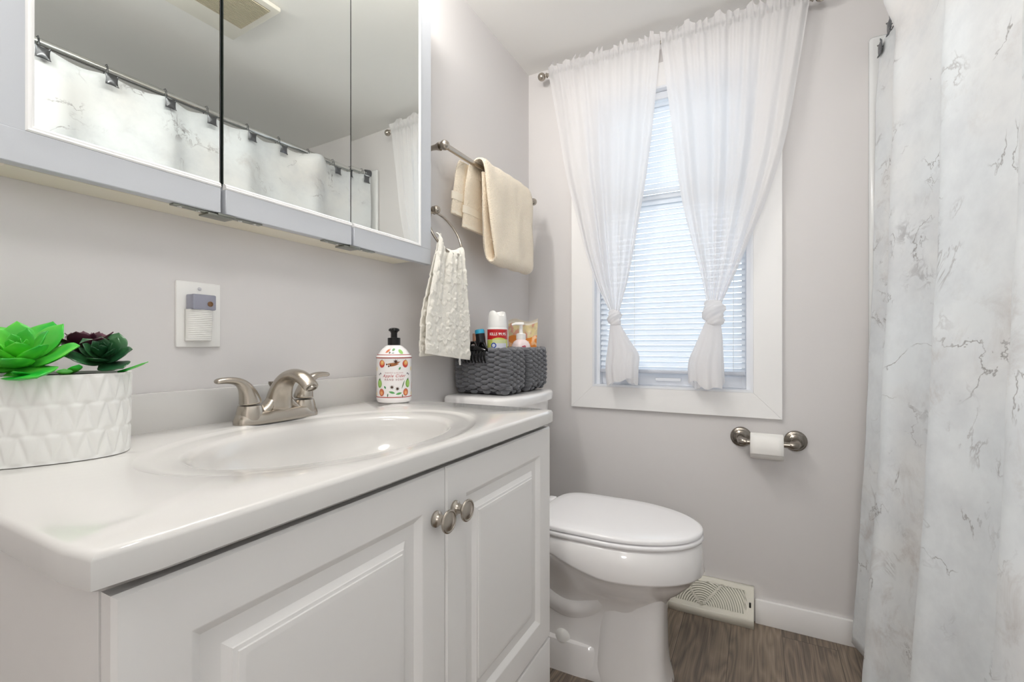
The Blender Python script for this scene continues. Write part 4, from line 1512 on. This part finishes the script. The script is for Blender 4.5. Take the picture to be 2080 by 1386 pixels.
# tank and tank lid
def tank_ring(x0, x1, hw, z, bow, n=64, r=0.035):
    out = []
    for i in range(n):
        a = 2 * PI * i / n
        ca, sa = math.cos(a), math.sin(a)
        e = 0.28
        y = hw * abs(sa) ** e * (1 if sa >= 0 else -1)
        if ca >= 0:
            x = lerp(x0, x1, 0.5) + (x1 - x0) / 2 * ca ** e
            x += bow * (1 - (y / hw) ** 2)
        else:
            x = lerp(x0, x1, 0.5) - (x1 - x0) / 2 * (-ca) ** 0.12
        out.append((x, tc_y + 0.018 + y, z))
    return out
m = MB()
m.loft([tank_ring(-0.87, -0.70, 0.165, 0.424, 0.02), tank_ring(-0.872, -0.688, 0.178, 0.46, 0.025), tank_ring(-0.872, -0.668, 0.190, 0.775, 0.028)])
tk = m.build('tank', M_porc, toi, smooth=50)
m = MB()
m.loft([tank_ring(-0.872, -0.668, 0.195, 0.770, 0.030), tank_ring(-0.874, -0.658, 0.202, 0.773, 0.032), tank_ring(-0.874, -0.656, 0.203, 0.794, 0.032), tank_ring(-0.873, -0.660, 0.199, 0.801, 0.031), tank_ring(-0.870, -0.670, 0.189, 0.8045, 0.030),
        tank_ring(-0.86, -0.70, 0.16, 0.805, 0.02)])
m.build('tank_lid', M_porc, toi, smooth=50)
m = MB()
m.lathe([(0.012, 0), (0.012, 0.006), (0.007, 0.008), (0.007, 0.014)], (-0.655, 1.225, 0.735), (1, 0, 0), 16)
m.tube([(-0.641, 1.222, 0.735), (-0.637, 1.245, 0.733), (-0.635, 1.285, 0.728)], [0.006, 0.005, 0.0065], 10)
m.build('flush_lever', M_chrome, toi)

# ---------------------------------------------------------------- knitted baskets on the tank lid
def basket(x0, x1, y0, y1, z0, h, label, seed):
    t_ = thing('knit_basket', ((x0 + x1) / 2, (y0 + y1) / 2, z0), label, 'basket', 'charcoal knit baskets')
    rnd = random.Random(seed)
    # rounded rectangle path
    r_ = 0.022
    def path(s_):
        w_, d_ = x1 - x0 - 2 * r_, y1 - y0 - 2 * r_
        L = 2 * (w_ + d_) + 2 * PI * r_
        s_ = (s_ % 1.0) * L
        segs = [('l', Vector((x0 + r_, y0)), Vector((1, 0)), w_), ('a', Vector((x1 - r_, y0 + r_)), -PI / 2, PI / 2 * r_), ('l', Vector((x1, y0 + r_)), Vector((0, 1)), d_), ('a', Vector((x1 - r_, y1 - r_)), 0.0, PI / 2 * r_),
                ('l', Vector((x1 - r_, y1)), Vector((-1, 0)), w_), ('a', Vector((x0 + r_, y1 - r_)), PI / 2, PI / 2 * r_), ('l', Vector((x0, y1 - r_)), Vector((0, -1)), d_), ('a', Vector((x0 + r_, y0 + r_)), PI, PI / 2 * r_)]
        for k, p, q, l in segs:
            if s_ <= l:
                if k == 'l':
                    return p + q * s_, q
                a = q + s_ / r_
                return p + Vector((math.cos(a), math.sin(a))) * r_, Vector((-math.sin(a), math.cos(a)))
            s_ -= l
        return segs[0][1], segs[0][2]
    w_, d_ = x1 - x0 - 2 * r_, y1 - y0 - 2 * r_
    L = 2 * (w_ + d_) + 2 * PI * r_
    nc = int(L / 0.0225) // 2 * 2
    rows = 9
    rh = h / (rows + 0.4)
    m = MB()
    for c in range(nc):
        for k in range(rows):
            z = z0 + rh * (k + 0.62 + (0.5 if c % 2 else 0.0))
            if z > z0 + h - rh * 0.3:
                z = z0 + h - rh * 0.3
            p, q = path((c + rnd.uniform(-0.06, 0.06)) / nc)
            nrm_ = Vector((q.y, -q.x))
            bulge = 0.004 * math.sin(PI * k / rows) - 0.010 * (1 if k == 0 else 0)
            tl = rnd.uniform(-0.05, 0.05) + 0.06
            dirv = Vector((q.x, q.y, -tl if c % 2 else tl * 0.4)).normalized()
            nv = Vector((nrm_.x, nrm_.y, 0))
            upv = dirv.cross(nv)
            ctr = Vector((p.x, p.y, z + rnd.uniform(-0.0008, 0.0008))) - nv * (0.0105 - bulge)
            m.ellipsoid(ctr, [dirv * 0.0190, upv * rh * 0.55, nv * 0.0115], 12, 8)
    # rolled stitches along the rim
    for c in range(nc):
        p, q = path((c + 0.5) / nc)
        nv = Vector((q.y, -q.x, 0))
        dirv = Vector((q.x, q.y, 0.45)).normalized()
        m.ellipsoid(Vector((p.x, p.y, z0 + h - 0.004 + rnd.uniform(-0.002, 0.002))) - nv * 0.010, [dirv * 0.018, dirv.cross(nv) * 0.0085, nv * 0.009], 10, 7)
    m.build('knit_wall', M_yarn, t_, smooth=180)
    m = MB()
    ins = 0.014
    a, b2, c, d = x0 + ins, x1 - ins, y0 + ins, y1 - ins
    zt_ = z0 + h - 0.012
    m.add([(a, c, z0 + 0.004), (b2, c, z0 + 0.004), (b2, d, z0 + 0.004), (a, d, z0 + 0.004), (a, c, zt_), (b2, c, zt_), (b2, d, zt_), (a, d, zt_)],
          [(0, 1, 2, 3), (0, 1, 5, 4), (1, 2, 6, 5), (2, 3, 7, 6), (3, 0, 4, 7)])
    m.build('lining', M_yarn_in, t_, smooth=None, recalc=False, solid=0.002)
    return t_
bz = 0.8055
basket(-0.866, -0.668, 1.240, 1.366, bz, 0.143, 'charcoal chunky knit basket on the tank lid holding the spray can', 1)
basket(-0.866, -0.668, 1.384, 1.545, bz, 0.143, 'charcoal chunky knit basket on the tank lid nearer the window wall', 2)

# things in the baskets
fz = bz + 0.008
# aerosol can
can = thing('aerosol_can', (-0.752, 1.325, fz), 'white disinfectant spray can with red and yellow band in the near basket', 'spray can')
ccx, ccy, CR = -0.752, 1.324, 0.0325
ct = 1.073 - fz
MB().lathe([(CR - 0.003, 0), (CR, 0.003), (CR, ct - 0.060), (CR - 0.001, ct - 0.056), (CR - 0.0015, ct - 0.055)], (ccx, ccy, fz), seg=48).build('can', M_white_pl, can, smooth=40)
m = MB()
pr = [(CR - 0.0012, ct - 0.056), (CR - 0.0015, ct - 0.040), (CR - 0.0035, ct - 0.018), (CR - 0.007, ct - 0.004)]
rings = []
vaz = math.atan2(-ccy, -ccx)
for r_, z in pr:
    rings.append([(ccx + math.cos(2 * PI * j / 48) * r_, ccy + math.sin(2 * PI * j / 48) * r_, fz + z) for j in range(48)])
# scooped top: finger notch towards the right
topr = []
for j in range(48):
    a = 2 * PI * j / 48
    d = math.cos(a - (vaz + 0.9))
    z = ct - 0.004 + 0.004 * (1 - abs(d)) - 0.016 * max(0.0, 1 - abs(math.atan2(math.sin(a - vaz - 0.45), math.cos(a - vaz - 0.45))) / 0.8)
    topr.append((ccx + math.cos(a) * (CR - 0.0085), ccy + math.sin(a) * (CR - 0.0085), fz + z))
rings[-1] = [(x + (ccx - x) * -0.04, y + (ccy - y) * -0.04, q[2] - 0.003) for (x, y, z), q in zip(rings[-1], topr)]
rings.append(topr)
rings.append([(ccx + math.cos(2 * PI * j / 48) * (CR - 0.016), ccy + math.sin(2 * PI * j / 48) * (CR - 0.016), fz + ct - 0.022) for j in range(48)])
m.loft(rings, False, True)
m.build('cap', M_white_pl, can, smooth=50)
lab = MB()
def can_fn(r_):
    def f(x, y):
        a = vaz + x / CR
        return (ccx + math.cos(a) * r_, ccy + math.sin(a) * r_, fz + y)
    return f
def can_rect(x0, x1, y0, y1, r_, col, n=24, y0fn=None, y1fn=None):
    lab.cur = lin(col)
    f = can_fn(r_)
    vs, fs = [], []
    for i in range(n + 1):
        x = lerp(x0, x1, i / n)
        vs += [f(x, y0fn(x) if y0fn else y0), f(x, y1fn(x) if y1fn else y1)]
    lab.add(vs, [(2 * i, 2 * i + 2, 2 * i + 3, 2 * i + 1) for i in range(n)])
zb_ = ct - 0.060
can_rect(-0.10, 0.10, 0, zb_ - 0.001, CR + 0.0003, 'c01f22', 60, y0fn=lambda x: zb_ - 0.034)
can_rect(-0.10, 0.10, 0.006, 0, CR + 0.0004, 'cfd36a', 60, y1fn=lambda x: zb_ - 0.030 + 0.007 * math.cos(min(PI / 2, abs(x - 0.006) / 0.030 * PI / 2)) - 0.005)
can_rect(-0.016, 0.030, 0.006, zb_ - 0.034, CR + 0.0005, 'd9dfa8', 24)
can_rect(-0.018, 0.034, 0.006, zb_ - 0.046, CR + 0.0006, 'e3e4ee', 24)
lab.cur = lin('2b4fa8')
n = 20
fr_ = can_fn(CR + 0.0008)
for i in range(n):
    a0, a1 = 2 * PI * i / n, 2 * PI * (i + 1) / n
    lab.add([fr_(-0.012 + r_ * math.cos(a), zb_ - 0.053 + r_ * math.sin(a)) for a, r_ in ((a0, 0.009), (a1, 0.009), (a1, 0.0055), (a0, 0.0055))], [(0, 1, 2, 3)])
vs, fs = text_mesh('KILLS 99.9%', 0.0125, 0, 1.0, 0.00022)
lab.cur = lin('fbf6f2')
ft_ = can_fn(CR + 0.0009)
lab.add([ft_(v[0] * 0.92 + 0.002, v[1] + zb_ - 0.0205) for v in vs], fs)
lab.build('label_print', attr_mat('can_print', 0.25), can, smooth=None, recalc=False)

# perfume bottle
pf = thing('perfume_bottle', (-0.828, 1.300, fz), 'clear perfume bottle with rose gold cap in the near basket', 'perfume bottle')
MB().box((-0.838, 1.286, fz), (-0.804, 1.314, fz + 0.150), 0.006, 3).build('bottle', mat('frosted_glass', 'c9c3c6', 0.12, trans=0.5), pf)
MB().lathe([(0.0075, 0.149), (0.0075, 0.156), (0.0098, 0.1565), (0.0100, 0.184), (0.0092, 0.1855), (0.0003, 0.186)], (-0.821, 1.300, fz), seg=28).build('cap', mat('rose_gold', 'd9a68c', 0.2, 0.9), pf, smooth=40)
# dark bottle with blue cap, leaning
db = thing('dark_bottle', (-0.795, 1.300, fz), 'leaning black bottle with bright blue cap beside the spray can', 'bottle')
bd = Vector((-0.16, 0.02, 1)).normalized()
bo_ = Vector((-0.760, 1.272, fz + 0.004))
MB().lathe([(0.014, 0), (0.0155, 0.003), (0.0155, 0.182)], bo_, bd, 28).build('body', mat('charcoal_plastic', '17181c', 0.3), db, smooth=40)
MB().lathe([(0.0156, 0.182), (0.0156, 0.192), (0.014, 0.1955), (0.0003, 0.1965)], bo_, bd, 28).build('cap', mat('bright_blue_plastic', '2f9fc4', 0.3), db, smooth=40)
# hair clip hooked over the near rim
hc = thing('hair_clip', (-0.775, 1.236, bz + 0.13), 'black claw hair clip hanging on the front of the near basket', 'hair clip')
for s_, dx_ in ((1, 0.0), (-1, 0.006)):
    m = MB()
    y_ = 1.226 if s_ > 0 else 1.246
    m.tube([(-0.815, y_, bz + 0.142), (-0.79, y_ - 0.004 * s_, bz + 0.147), (-0.765, y_ - 0.004 * s_, bz + 0.145), (-0.738, y_, bz + 0.138)], [0.006, 0.008, 0.008, 0.006], 10)
    for i in range(7):
        x = -0.812 + i * 0.012
        m.tube([(x, y_, bz + 0.142), (x, y_ - 0.007 * s_, bz + 0.128), (x, y_ - 0.004 * s_, bz + 0.112), (x, y_ + 0.003 * s_, bz + 0.100)], [0.0042, 0.0036, 0.003, 0.002], 8)
    m.build('jaw', M_blackgloss, hc, smooth=60)
m = MB()
m.tube([(-0.80, 1.228, bz + 0.150), (-0.797, 1.230, bz + 0.162), (-0.782, 1.236, bz + 0.164), (-0.775, 1.236, bz + 0.150)], [0.006, 0.006, 0.005, 0.004], 10)
m.tube([(-0.77, 1.244, bz + 0.150), (-0.765, 1.244, bz + 0.163), (-0.752, 1.240, bz + 0.163), (-0.745, 1.240, bz + 0.148)], [0.006, 0.006, 0.005, 0.004], 10)
m.build('finger_grip', M_blackgloss, hc, smooth=60)
# black case standing just inside the front rim
kc_ = thing('black_case', (-0.715, 1.271, fz), 'glossy black case with a rounded top inside the near basket, before the spray can', 'case')
MB().box((-0.747, 1.259, fz), (-0.686, 1.281, bz + 0.146), 0.008, 3).build('shell', M_blackgloss, kc_)
MB().box((-0.748, 1.2585, bz + 0.118), (-0.685, 1.2815, bz + 0.121), 0.001).build('seam', mat('black_rubber', '1b1b1c', 0.6), kc_)
# lotion pump bottle in the far basket
lo = thing('lotion_bottle', (-0.725, 1.435, fz), 'pale pink lotion bottle with white pump in the far basket', 'lotion bottle')
lx, ly = -0.722, 1.437
MB().lathe([(0.030, 0), (0.034, 0.004), (0.0345, 0.120), (0.034, 0.137), (0.031, 0.150), (0.025, 0.160), (0.015, 0.167), (0.012, 0.169)], (lx, ly, fz), seg=40).build('bottle', mat('pale_pink_plastic', 'ecdcdc', 0.2), lo, smooth=50)
m = MB()
for (a, z, r_, c_) in ((-0.15, 0.142, 0.008, 0),):
    pass
lab = MB()
vz_ = math.atan2(-ly, -lx)
def lo_fn(x, y):
    a = vz_ + x / 0.034
    r_ = 0.0345 if y < 0.137 else lerp(0.0345, 0.0312, (y - 0.137) / 0.013)
    return (lx + math.cos(a) * (r_ + 0.0008), ly + math.sin(a) * (r_ + 0.0008), fz + y)
blob(lo_fn, 0.008, 0.141, 0.0055, 0.0045, 'b4445c')
blob(lo_fn, 0.013, 0.143, 0.0045, 0.0040, 'b4445c')
blob(lo_fn, -0.010, 0.130, 0.010, 0.006, 'd8cbd6')
lab.build('label_print', attr_mat('lotion_print', 0.3), lo, smooth=None, recalc=False)
m = MB()
m.lathe([(0.0165, 0.167), (0.0168, 0.170), (0.0165, 0.186), (0.0120, 0.188), (0.0065, 0.189), (0.0055, 0.215), (0.0075, 0.2175), (0.0085, 0.2185)], (lx, ly, fz), seg=28)
nd = Vector((-0.88, -0.47, 0)).normalized()
c0 = Vector((lx, ly, fz + 0.2215))
m.tube([c0 - nd * 0.010, c0 - nd * 0.004, c0 + nd * 0.018, c0 + nd * 0.032 - Vector((0, 0, 0.004))], [(0.005, 0.0045), (0.0078, 0.0050), (0.0062, 0.0045), (0.0045, 0.0035)], 14)
m.build('pump', M_white_pl, lo, smooth=50)
# crumpled wrapper / pouch behind it
po = thing('snack_pouch', (-0.755, 1.485, fz), 'orange and clear plastic pouch standing behind the lotion pump', 'pouch')
def pouch(u, v):
    x = lerp(-0.800, -0.700, u)
    z = fz + 0.02 + v * 0.218 + 0.006 * math.sin(u * 7)
    th = 0.015 * math.sin(PI * min(1, v * 1.05)) * math.sin(PI * u) ** 0.6
    wr = 0.004 * nz(u * 6, v * 7, 3.3)
    return x, z, th, wr
pm = attr_mat('pouch_print', 0.15)
m = MB()
for sgn in (-1, 1):
    def fn(u, v):
        x, z, th, wr = pouch(u, v)
        return (x + 0.02 * v * (u - 0.3), 1.499 + sgn * th + wr, z)
    o_ = len(m.f)
    m.grid(fn, 50, 80)
    for j in range(80):
        for i in range(50):
            v, u = j / 80, i / 50
            h = nz(u * 9, v * 12, 7.7)
            if v < 0.72:
                c = lin('e08a3e') if h > -0.15 else lin('e9b98a')
            elif v < 0.93:
                c = lin('d9c99a') if h > 0.1 else (lin('cf9a86') if h < -0.2 else lin('cdbd96'))
            else:
                c = lin('e6dfd2')
            m.c[o_ + j * 50 + i] = c
m.build('pouch', pm, po, smooth=180)

# ---------------------------------------------------------------- toilet paper holder and roll
rz_, ry_ = 0.635, YF - 0.068
ph_ = thing('paper_holder', (0.03, YF, 0.64), 'satin nickel toilet paper holder on the wall under the window', 'toilet paper holder')
for x, d in ((-0.050, 1), (0.114, -1)):
    m = MB()
    m.lathe([(0.0345, 0), (0.0345, 0.004), (0.0325, 0.0075), (0.028, 0.009), (0.0265, 0.0095), (0.0245, 0.0125), (0.0205, 0.0145), (0.0140, 0.018), (0.0115, 0.026), (0.0115, 0.048)], (x, YF, rz_ + 0.004), (0, -1, 0), 40)
    pts = [(x, YF - 0.040, rz_ + 0.004), (x + d * 0.0005, YF - 0.055, rz_ + 0.002), (x + d * 0.004, YF - 0.066, rz_), (x + d * 0.012, ry_, rz_), (x + d * 0.020, ry_, rz_)]
    m.tube(pts, [0.0118, 0.0128, 0.0142, 0.0135, 0.0115], 20)
    m.build('mount', M_nickel_d, ph_, smooth=45)
MB().tube([(-0.034, ry_, rz_), (0.098, ry_, rz_)], 0.0092, 18).build('roller', M_nickel_d, ph_)
tp = thing('toilet_paper', (0.030, ry_, rz_), 'white toilet paper roll on the nickel holder', 'toilet paper')
m = MB()
m.lathe([(0.0205, -0.0480), (0.0412, -0.0480), (0.0422, -0.0472), (0.0424, 0.0472), (0.0414, 0.0480), (0.0205, 0.0480), (0.0205, -0.0480)], (0.0275, ry_, rz_ - 0.010), (1, 0, 0), 56, False, False)
m.build('roll', M_paper, tp, smooth=40)
def sheet(u, v):
    a = lerp(0.35 * PI, -0.16 * PI, v)
    r_ = 0.0430 + 0.0012 * smooth01((v - 0.8) / 0.2)
    return (0.0275 + lerp(-0.0478, 0.0478, u), ry_ - r_ * math.cos(a), rz_ - 0.010 + r_ * math.sin(a))
m = MB()
m.grid(sheet, 6, 30)
m.build('loose_sheet', M_paper, tp, smooth=180, recalc=False, solid=0.0006)
MB().lathe([(0.0200, -0.0478), (0.0204, -0.0478), (0.0204, 0.0478), (0.0200, 0.0478), (0.0200, -0.0478)], (0.0275, ry_, rz_ - 0.010), (1, 0, 0), 32, False, False).build('core', mat('cardboard', 'b9a58a', 0.9), tp)

# ---------------------------------------------------------------- floor register
rg = thing('floor_register', (-0.20, YF - 0.03, 0), 'almond metal baseboard heat register on the floor beside the toilet', 'vent')
gx0, gx1 = -0.392, -0.0105
p0 = Vector((0, 1.772, 0.028))
p1 = Vector((0, 1.812, 0.121))
m = MB()
m.add([(gx0, 1.770, 0), (gx1, 1.770, 0), (gx1, 1.770, 0.024), (gx0, 1.770, 0.024), (gx0, 1.772, 0.028), (gx1, 1.772, 0.028)], [(0, 1, 2, 3), (3, 2, 5, 4)])
for x in (gx0, gx1):
    m.add([(x, 1.770, 0), (x, YF - 0.001, 0), (x, YF - 0.001, 0.122), (x, 1.812, 0.121), (x, 1.772, 0.028), (x, 1.770, 0.024)], [(0, 1, 2, 3, 4, 5)])
m.add([(gx0, 1.812, 0.121), (gx1, 1.812, 0.121), (gx1, YF - 0.001, 0.122), (gx0, YF - 0.001, 0.122)], [(0, 1, 2, 3)])
m.build('housing', M_register, rg, smooth=20, solid=0.0012)
ex, ey = Vector((1, 0, 0)), (p1 - p0).normalized()
en = ex.cross(ey)
GL = (p1 - p0).length
GW = gx1 - gx0
def gp(a, b2, d=0.0):
    return Vector((gx0, 0, 0)) + p0 + ex * a + ey * b2 + en * d
m = MB()
def strip(pts, w_, d0=-0.0012, d1=0.0006):
    """flat bar along 2-D points on the sloped face"""
    n = len(pts)
    rings = []
    for i in range(n):
        a = Vector(pts[max(i - 1, 0)])
        b2 = Vector(pts[min(i + 1, n - 1)])
        t_ = (b2 - a).normalized()
        nn = Vector((-t_.y, t_.x)) * w_ / 2
        c = Vector(pts[i])
        rings.append([gp(c.x - nn.x, c.y - nn.y, d0), gp(c.x + nn.x, c.y + nn.y, d0), gp(c.x + nn.x, c.y + nn.y, d1), gp(c.x - nn.x, c.y - nn.y, d1)])
    m.loft(rings)
fw = 0.014
strip([(0, fw / 2), (GW, fw / 2)], fw)
strip([(0, GL - fw / 2), (GW, GL - fw / 2)], fw)
strip([(0.010, fw), (0.010, GL - fw)], 0.020)
strip([(GW - 0.014, fw), (GW - 0.014, GL - fw)], 0.028)
cxg = GW - 0.165
strip([(cxg, fw * 0.6), (cxg + 0.068, GL - fw * 0.6)], 0.0075)
strip([(cxg, fw * 0.6), (cxg - 0.068, GL - fw * 0.6)], 0.0075)
dv = (GL - fw * 1.2) / 0.068
k = 0
r_ = 0.012
while r_ < 0.30:
    seg_ = []
    for i in range(0, 97):
        a = PI * i / 96
        x, y = cxg + r_ * math.cos(a) * 1.0, fw * 0.4 + r_ * math.sin(a) * 0.95
        ok = fw * 0.8 < y < GL - fw * 0.8 and 0.012 < x < GW - 0.022
        if ok:
            seg_.append((x, y))
        else:
            if len(seg_) > 2:
                strip(seg_, 0.0042)
            seg_ = []
    if len(seg_) > 2:
        strip(seg_, 0.0042)
    r_ += 0.0078
m.build('grille', M_register, rg, smooth=None)
MB().add and None
m = MB()
m.add([gp(0.004, 0.004, -0.006), gp(GW - 0.004, 0.004, -0.006), gp(GW - 0.004, GL - 0.004, -0.006), gp(0.004, GL - 0.004, -0.006)], [(0, 1, 2, 3)])
m.build('damper', mat('grey_damper', 'c2c2b4', 0.6), rg, smooth=None, solid=0.001)
MB().box((gx1 - 0.014, 1.786, 0.060), (gx1 - 0.008, 1.792, 0.078), 0.001).build('lever', M_dark, rg)

# ---------------------------------------------------------------- shower curtain, rod, hooks
srx, srz = 0.374, 1.905
rodt = thing('shower_rod', (srx, 0.6, srz), 'chrome shower curtain rod running along the tub', 'shower rod')
MB().tube([(srx, YB + 0.001, srz), (srx, YF - 0.018, srz)], 0.0125, 20).build('rod', M_chrome, rodt)
for y, d in ((YF - 0.018, -1), (YB + 0.001, 1)):
    MB().lathe([(0.025, 0), (0.025, 0.004), (0.023, 0.012), (0.020, 0.028), (0.016, 0.032)], (srx, y, srz), (0, d, 0), 28).build('flange', M_pewter, rodt, smooth=40)
# plan of the curtain: (x, y) from the far end towards the camera and past it
plan = [(0.322, 1.785), (0.330, 1.745), (0.345, 1.690), (0.356, 1.640), (0.352, 1.595), (0.331, 1.560), (0.313, 1.525), (0.312, 1.495), (0.327, 1.455), (0.348, 1.390), (0.363, 1.310), (0.365, 1.265),
        (0.350, 1.235), (0.329, 1.205), (0.322, 1.180), (0.332, 1.140), (0.352, 1.070), (0.368, 1.000), (0.368, 0.965), (0.350, 0.935), (0.333, 0.905), (0.337, 0.860), (0.356, 0.780), (0.368, 0.700),
        (0.362, 0.650), (0.340, 0.600), (0.338, 0.540), (0.358, 0.440), (0.366, 0.340), (0.350, 0.260), (0.340, 0.180), (0.358, 0.060), (0.366, -0.05), (0.348, -0.15), (0.345, -0.26), (0.362, -0.40), (0.350, -0.55), (0.345, -0.68), (0.358, -0.80), (0.350, -0.92)]
PS = []
for i in range(len(plan) - 1):
    q = [Vector(plan[max(0, min(len(plan) - 1, k))]) for k in (i - 1, i, i + 1, i + 2)]
    for k in range(5):
        t_ = k / 5
        PS.append(0.5 * ((2 * q[1]) + (q[2] - q[0]) * t_ + (2 * q[0] - 5 * q[1] + 4 * q[2] - q[3]) * t_ ** 2 + (3 * q[1] - q[0] - 3 * q[2] + q[3]) * t_ ** 3))
PS.append(Vector(plan[-1]))
arc = [0.0]
for a, b2 in zip(PS, PS[1:]):
    arc.append(arc[-1] + (b2 - a).length)
hook_y = [1.755, 1.645, 1.50, 1.345, 1.20, 1.04, 0.895, 0.72, 0.55, 0.34, 0.13, -0.10, -0.33, -0.58, -0.83]
zt_top, z_bot = 1.882, 0.055
NVc = 70
m = MB()
vs, fs, uvs = [], [], []
n = len(PS)
for j in range(NVc + 1):
    v = j / NVc
    for i, p in enumerate(PS):
        # scalloped top edge hanging between the hooks
        dip = 0.0
        ds = sorted(abs(p.y - h) for h in hook_y)
        near = ds[0]
        dip = 0.012 * smooth01(near / 0.075)
        zt_ = zt_top - dip
        z = lerp(zt_, z_bot, v)
        out = 0.062 * ((zt_top - z) / (zt_top - z_bot)) ** 2.0
        spread = 1.0 + 0.25 * v
        xm = 0.345
        x = xm + (p.x - xm) * spread - out
        x += 0.006 * nz(p.y * 5, z * 3.1, 1.0) * v + 0.003 * nz(p.y * 14, z * 9, 2.0)
        y = p.y - 0.05 * v * smooth01((p.y - 1.4) / 0.4) + 0.01 * nz(z * 2.2, p.y * 3, 5.0) * v
        if v < 0.12:
            flat = lerp(0.354, x, 0.45 if p.y < 1.4 else 0.7)
            x = lerp(flat, x, smooth01(v / 0.12))
            x -= 0.036 * smooth01(1 - v / 0.07) * smooth01(1 - abs(p.y - 1.52) / 0.10)
        vs.append((x, y, z))
        uvs.append((arc[i], z))
for j in range(NVc):
    for i in range(n - 1):
        fs.append((j * n + i, j * n + i + 1, (j + 1) * n + i + 1, (j + 1) * n + i))
m.add(vs, fs)
scu = m.build('shower_curtain', M_marble, None, smooth=180, recalc=False, uv=uvs, solid=0.0008)
tag(scu, 'white marble print shower curtain hanging in folds along the tub', 'shower curtain')
# hooks: wire ring over the rod with a pewter square plate
names = ['nearest the window wall', 'second from the window wall', 'third from the window wall', 'fourth from the window wall', 'fifth from the window wall', 'sixth from the window wall',
         'seventh from the window wall', 'eighth from the window wall', 'ninth from the window wall', 'tenth from the window wall', 'eleventh from the window wall', 'twelfth from the window wall',
         'thirteenth from the window wall', 'fourteenth from the window wall', 'fifteenth from the window wall']
hk = thing('curtain_hook', (srx, hook_y[0], srz), 'pewter square shower curtain hook on the rod, ' + names[0], 'curtain hook', 'shower curtain hooks')
m = MB()
hy = hook_y[0]
m.tube([(srx - 0.044, hy, srz - 0.048), (srx - 0.032, hy, srz - 0.040), (srx - 0.019, hy, srz - 0.020), (srx - 0.017, hy, srz + 0.004), (srx - 0.008, hy, srz + 0.0155), (srx + 0.004, hy, srz + 0.0165), (srx + 0.014, hy, srz + 0.008), (srx + 0.016, hy, srz - 0.010), (srx + 0.008, hy, srz - 0.040)], 0.0014, 8)
m.build('wire', M_pewter, hk)
m = MB()
def plate(u, v):
    a, b2 = u * 2 - 1, v * 2 - 1
    pin = 1 - 0.16 * (1 - b2 * b2)
    pin2 = 1 - 0.16 * (1 - a * a)
    return (srx - 0.046 - 0.004 * (1 - max(abs(a), abs(b2)) ** 2) - 0.004 * smooth01((abs(a) - 0.7) / 0.25) * smooth01((abs(b2) - 0.7) / 0.25), hy + 0.0185 * a * pin, srz - 0.050 + 0.0195 * b2 * pin2)
m.grid(plate, 14, 14)
po_ = m.build('plate', M_pewter, hk, smooth=180, solid=0.003)
for nm, y in list(zip(names, hook_y))[1:]:
    dup(hk, (0, y - hook_y[0], 0), 'pewter square shower curtain hook on the rod, ' + nm)

# ---------------------------------------------------------------- ceiling fan grille (seen in the mirror)
fan = thing('exhaust_fan', (0.015, 0.885, ZC), 'white square exhaust fan grille on the ceiling, seen in the mirror', 'exhaust fan')
M_fan = mat('aged_white_plastic', 'e9e6dc', 0.5)
m = MB()
fz1 = ZC - 0.016
m.box((-0.130, 0.735, fz1), (0.165, 1.030, ZC), 0.004)
m.build('cover', M_fan, fan)
m = MB()
for i in range(26):
    x = -0.105 + i * 0.0068
    y0_ = 0.765
    m.box((x, y0_, fz1 - 0.004), (x + 0.0038, 1.005, fz1))
MB().box((-0.106, 0.764, fz1 - 0.0008), (0.0705, 1.006, fz1 + 0.001)).build('opening_shade', M_dark, fan, smooth=None)  # dark sheet that paints the shade between the louvers
m.build('louvers', mat('tan_louver', 'c6bda6', 0.6), fan, smooth=None)
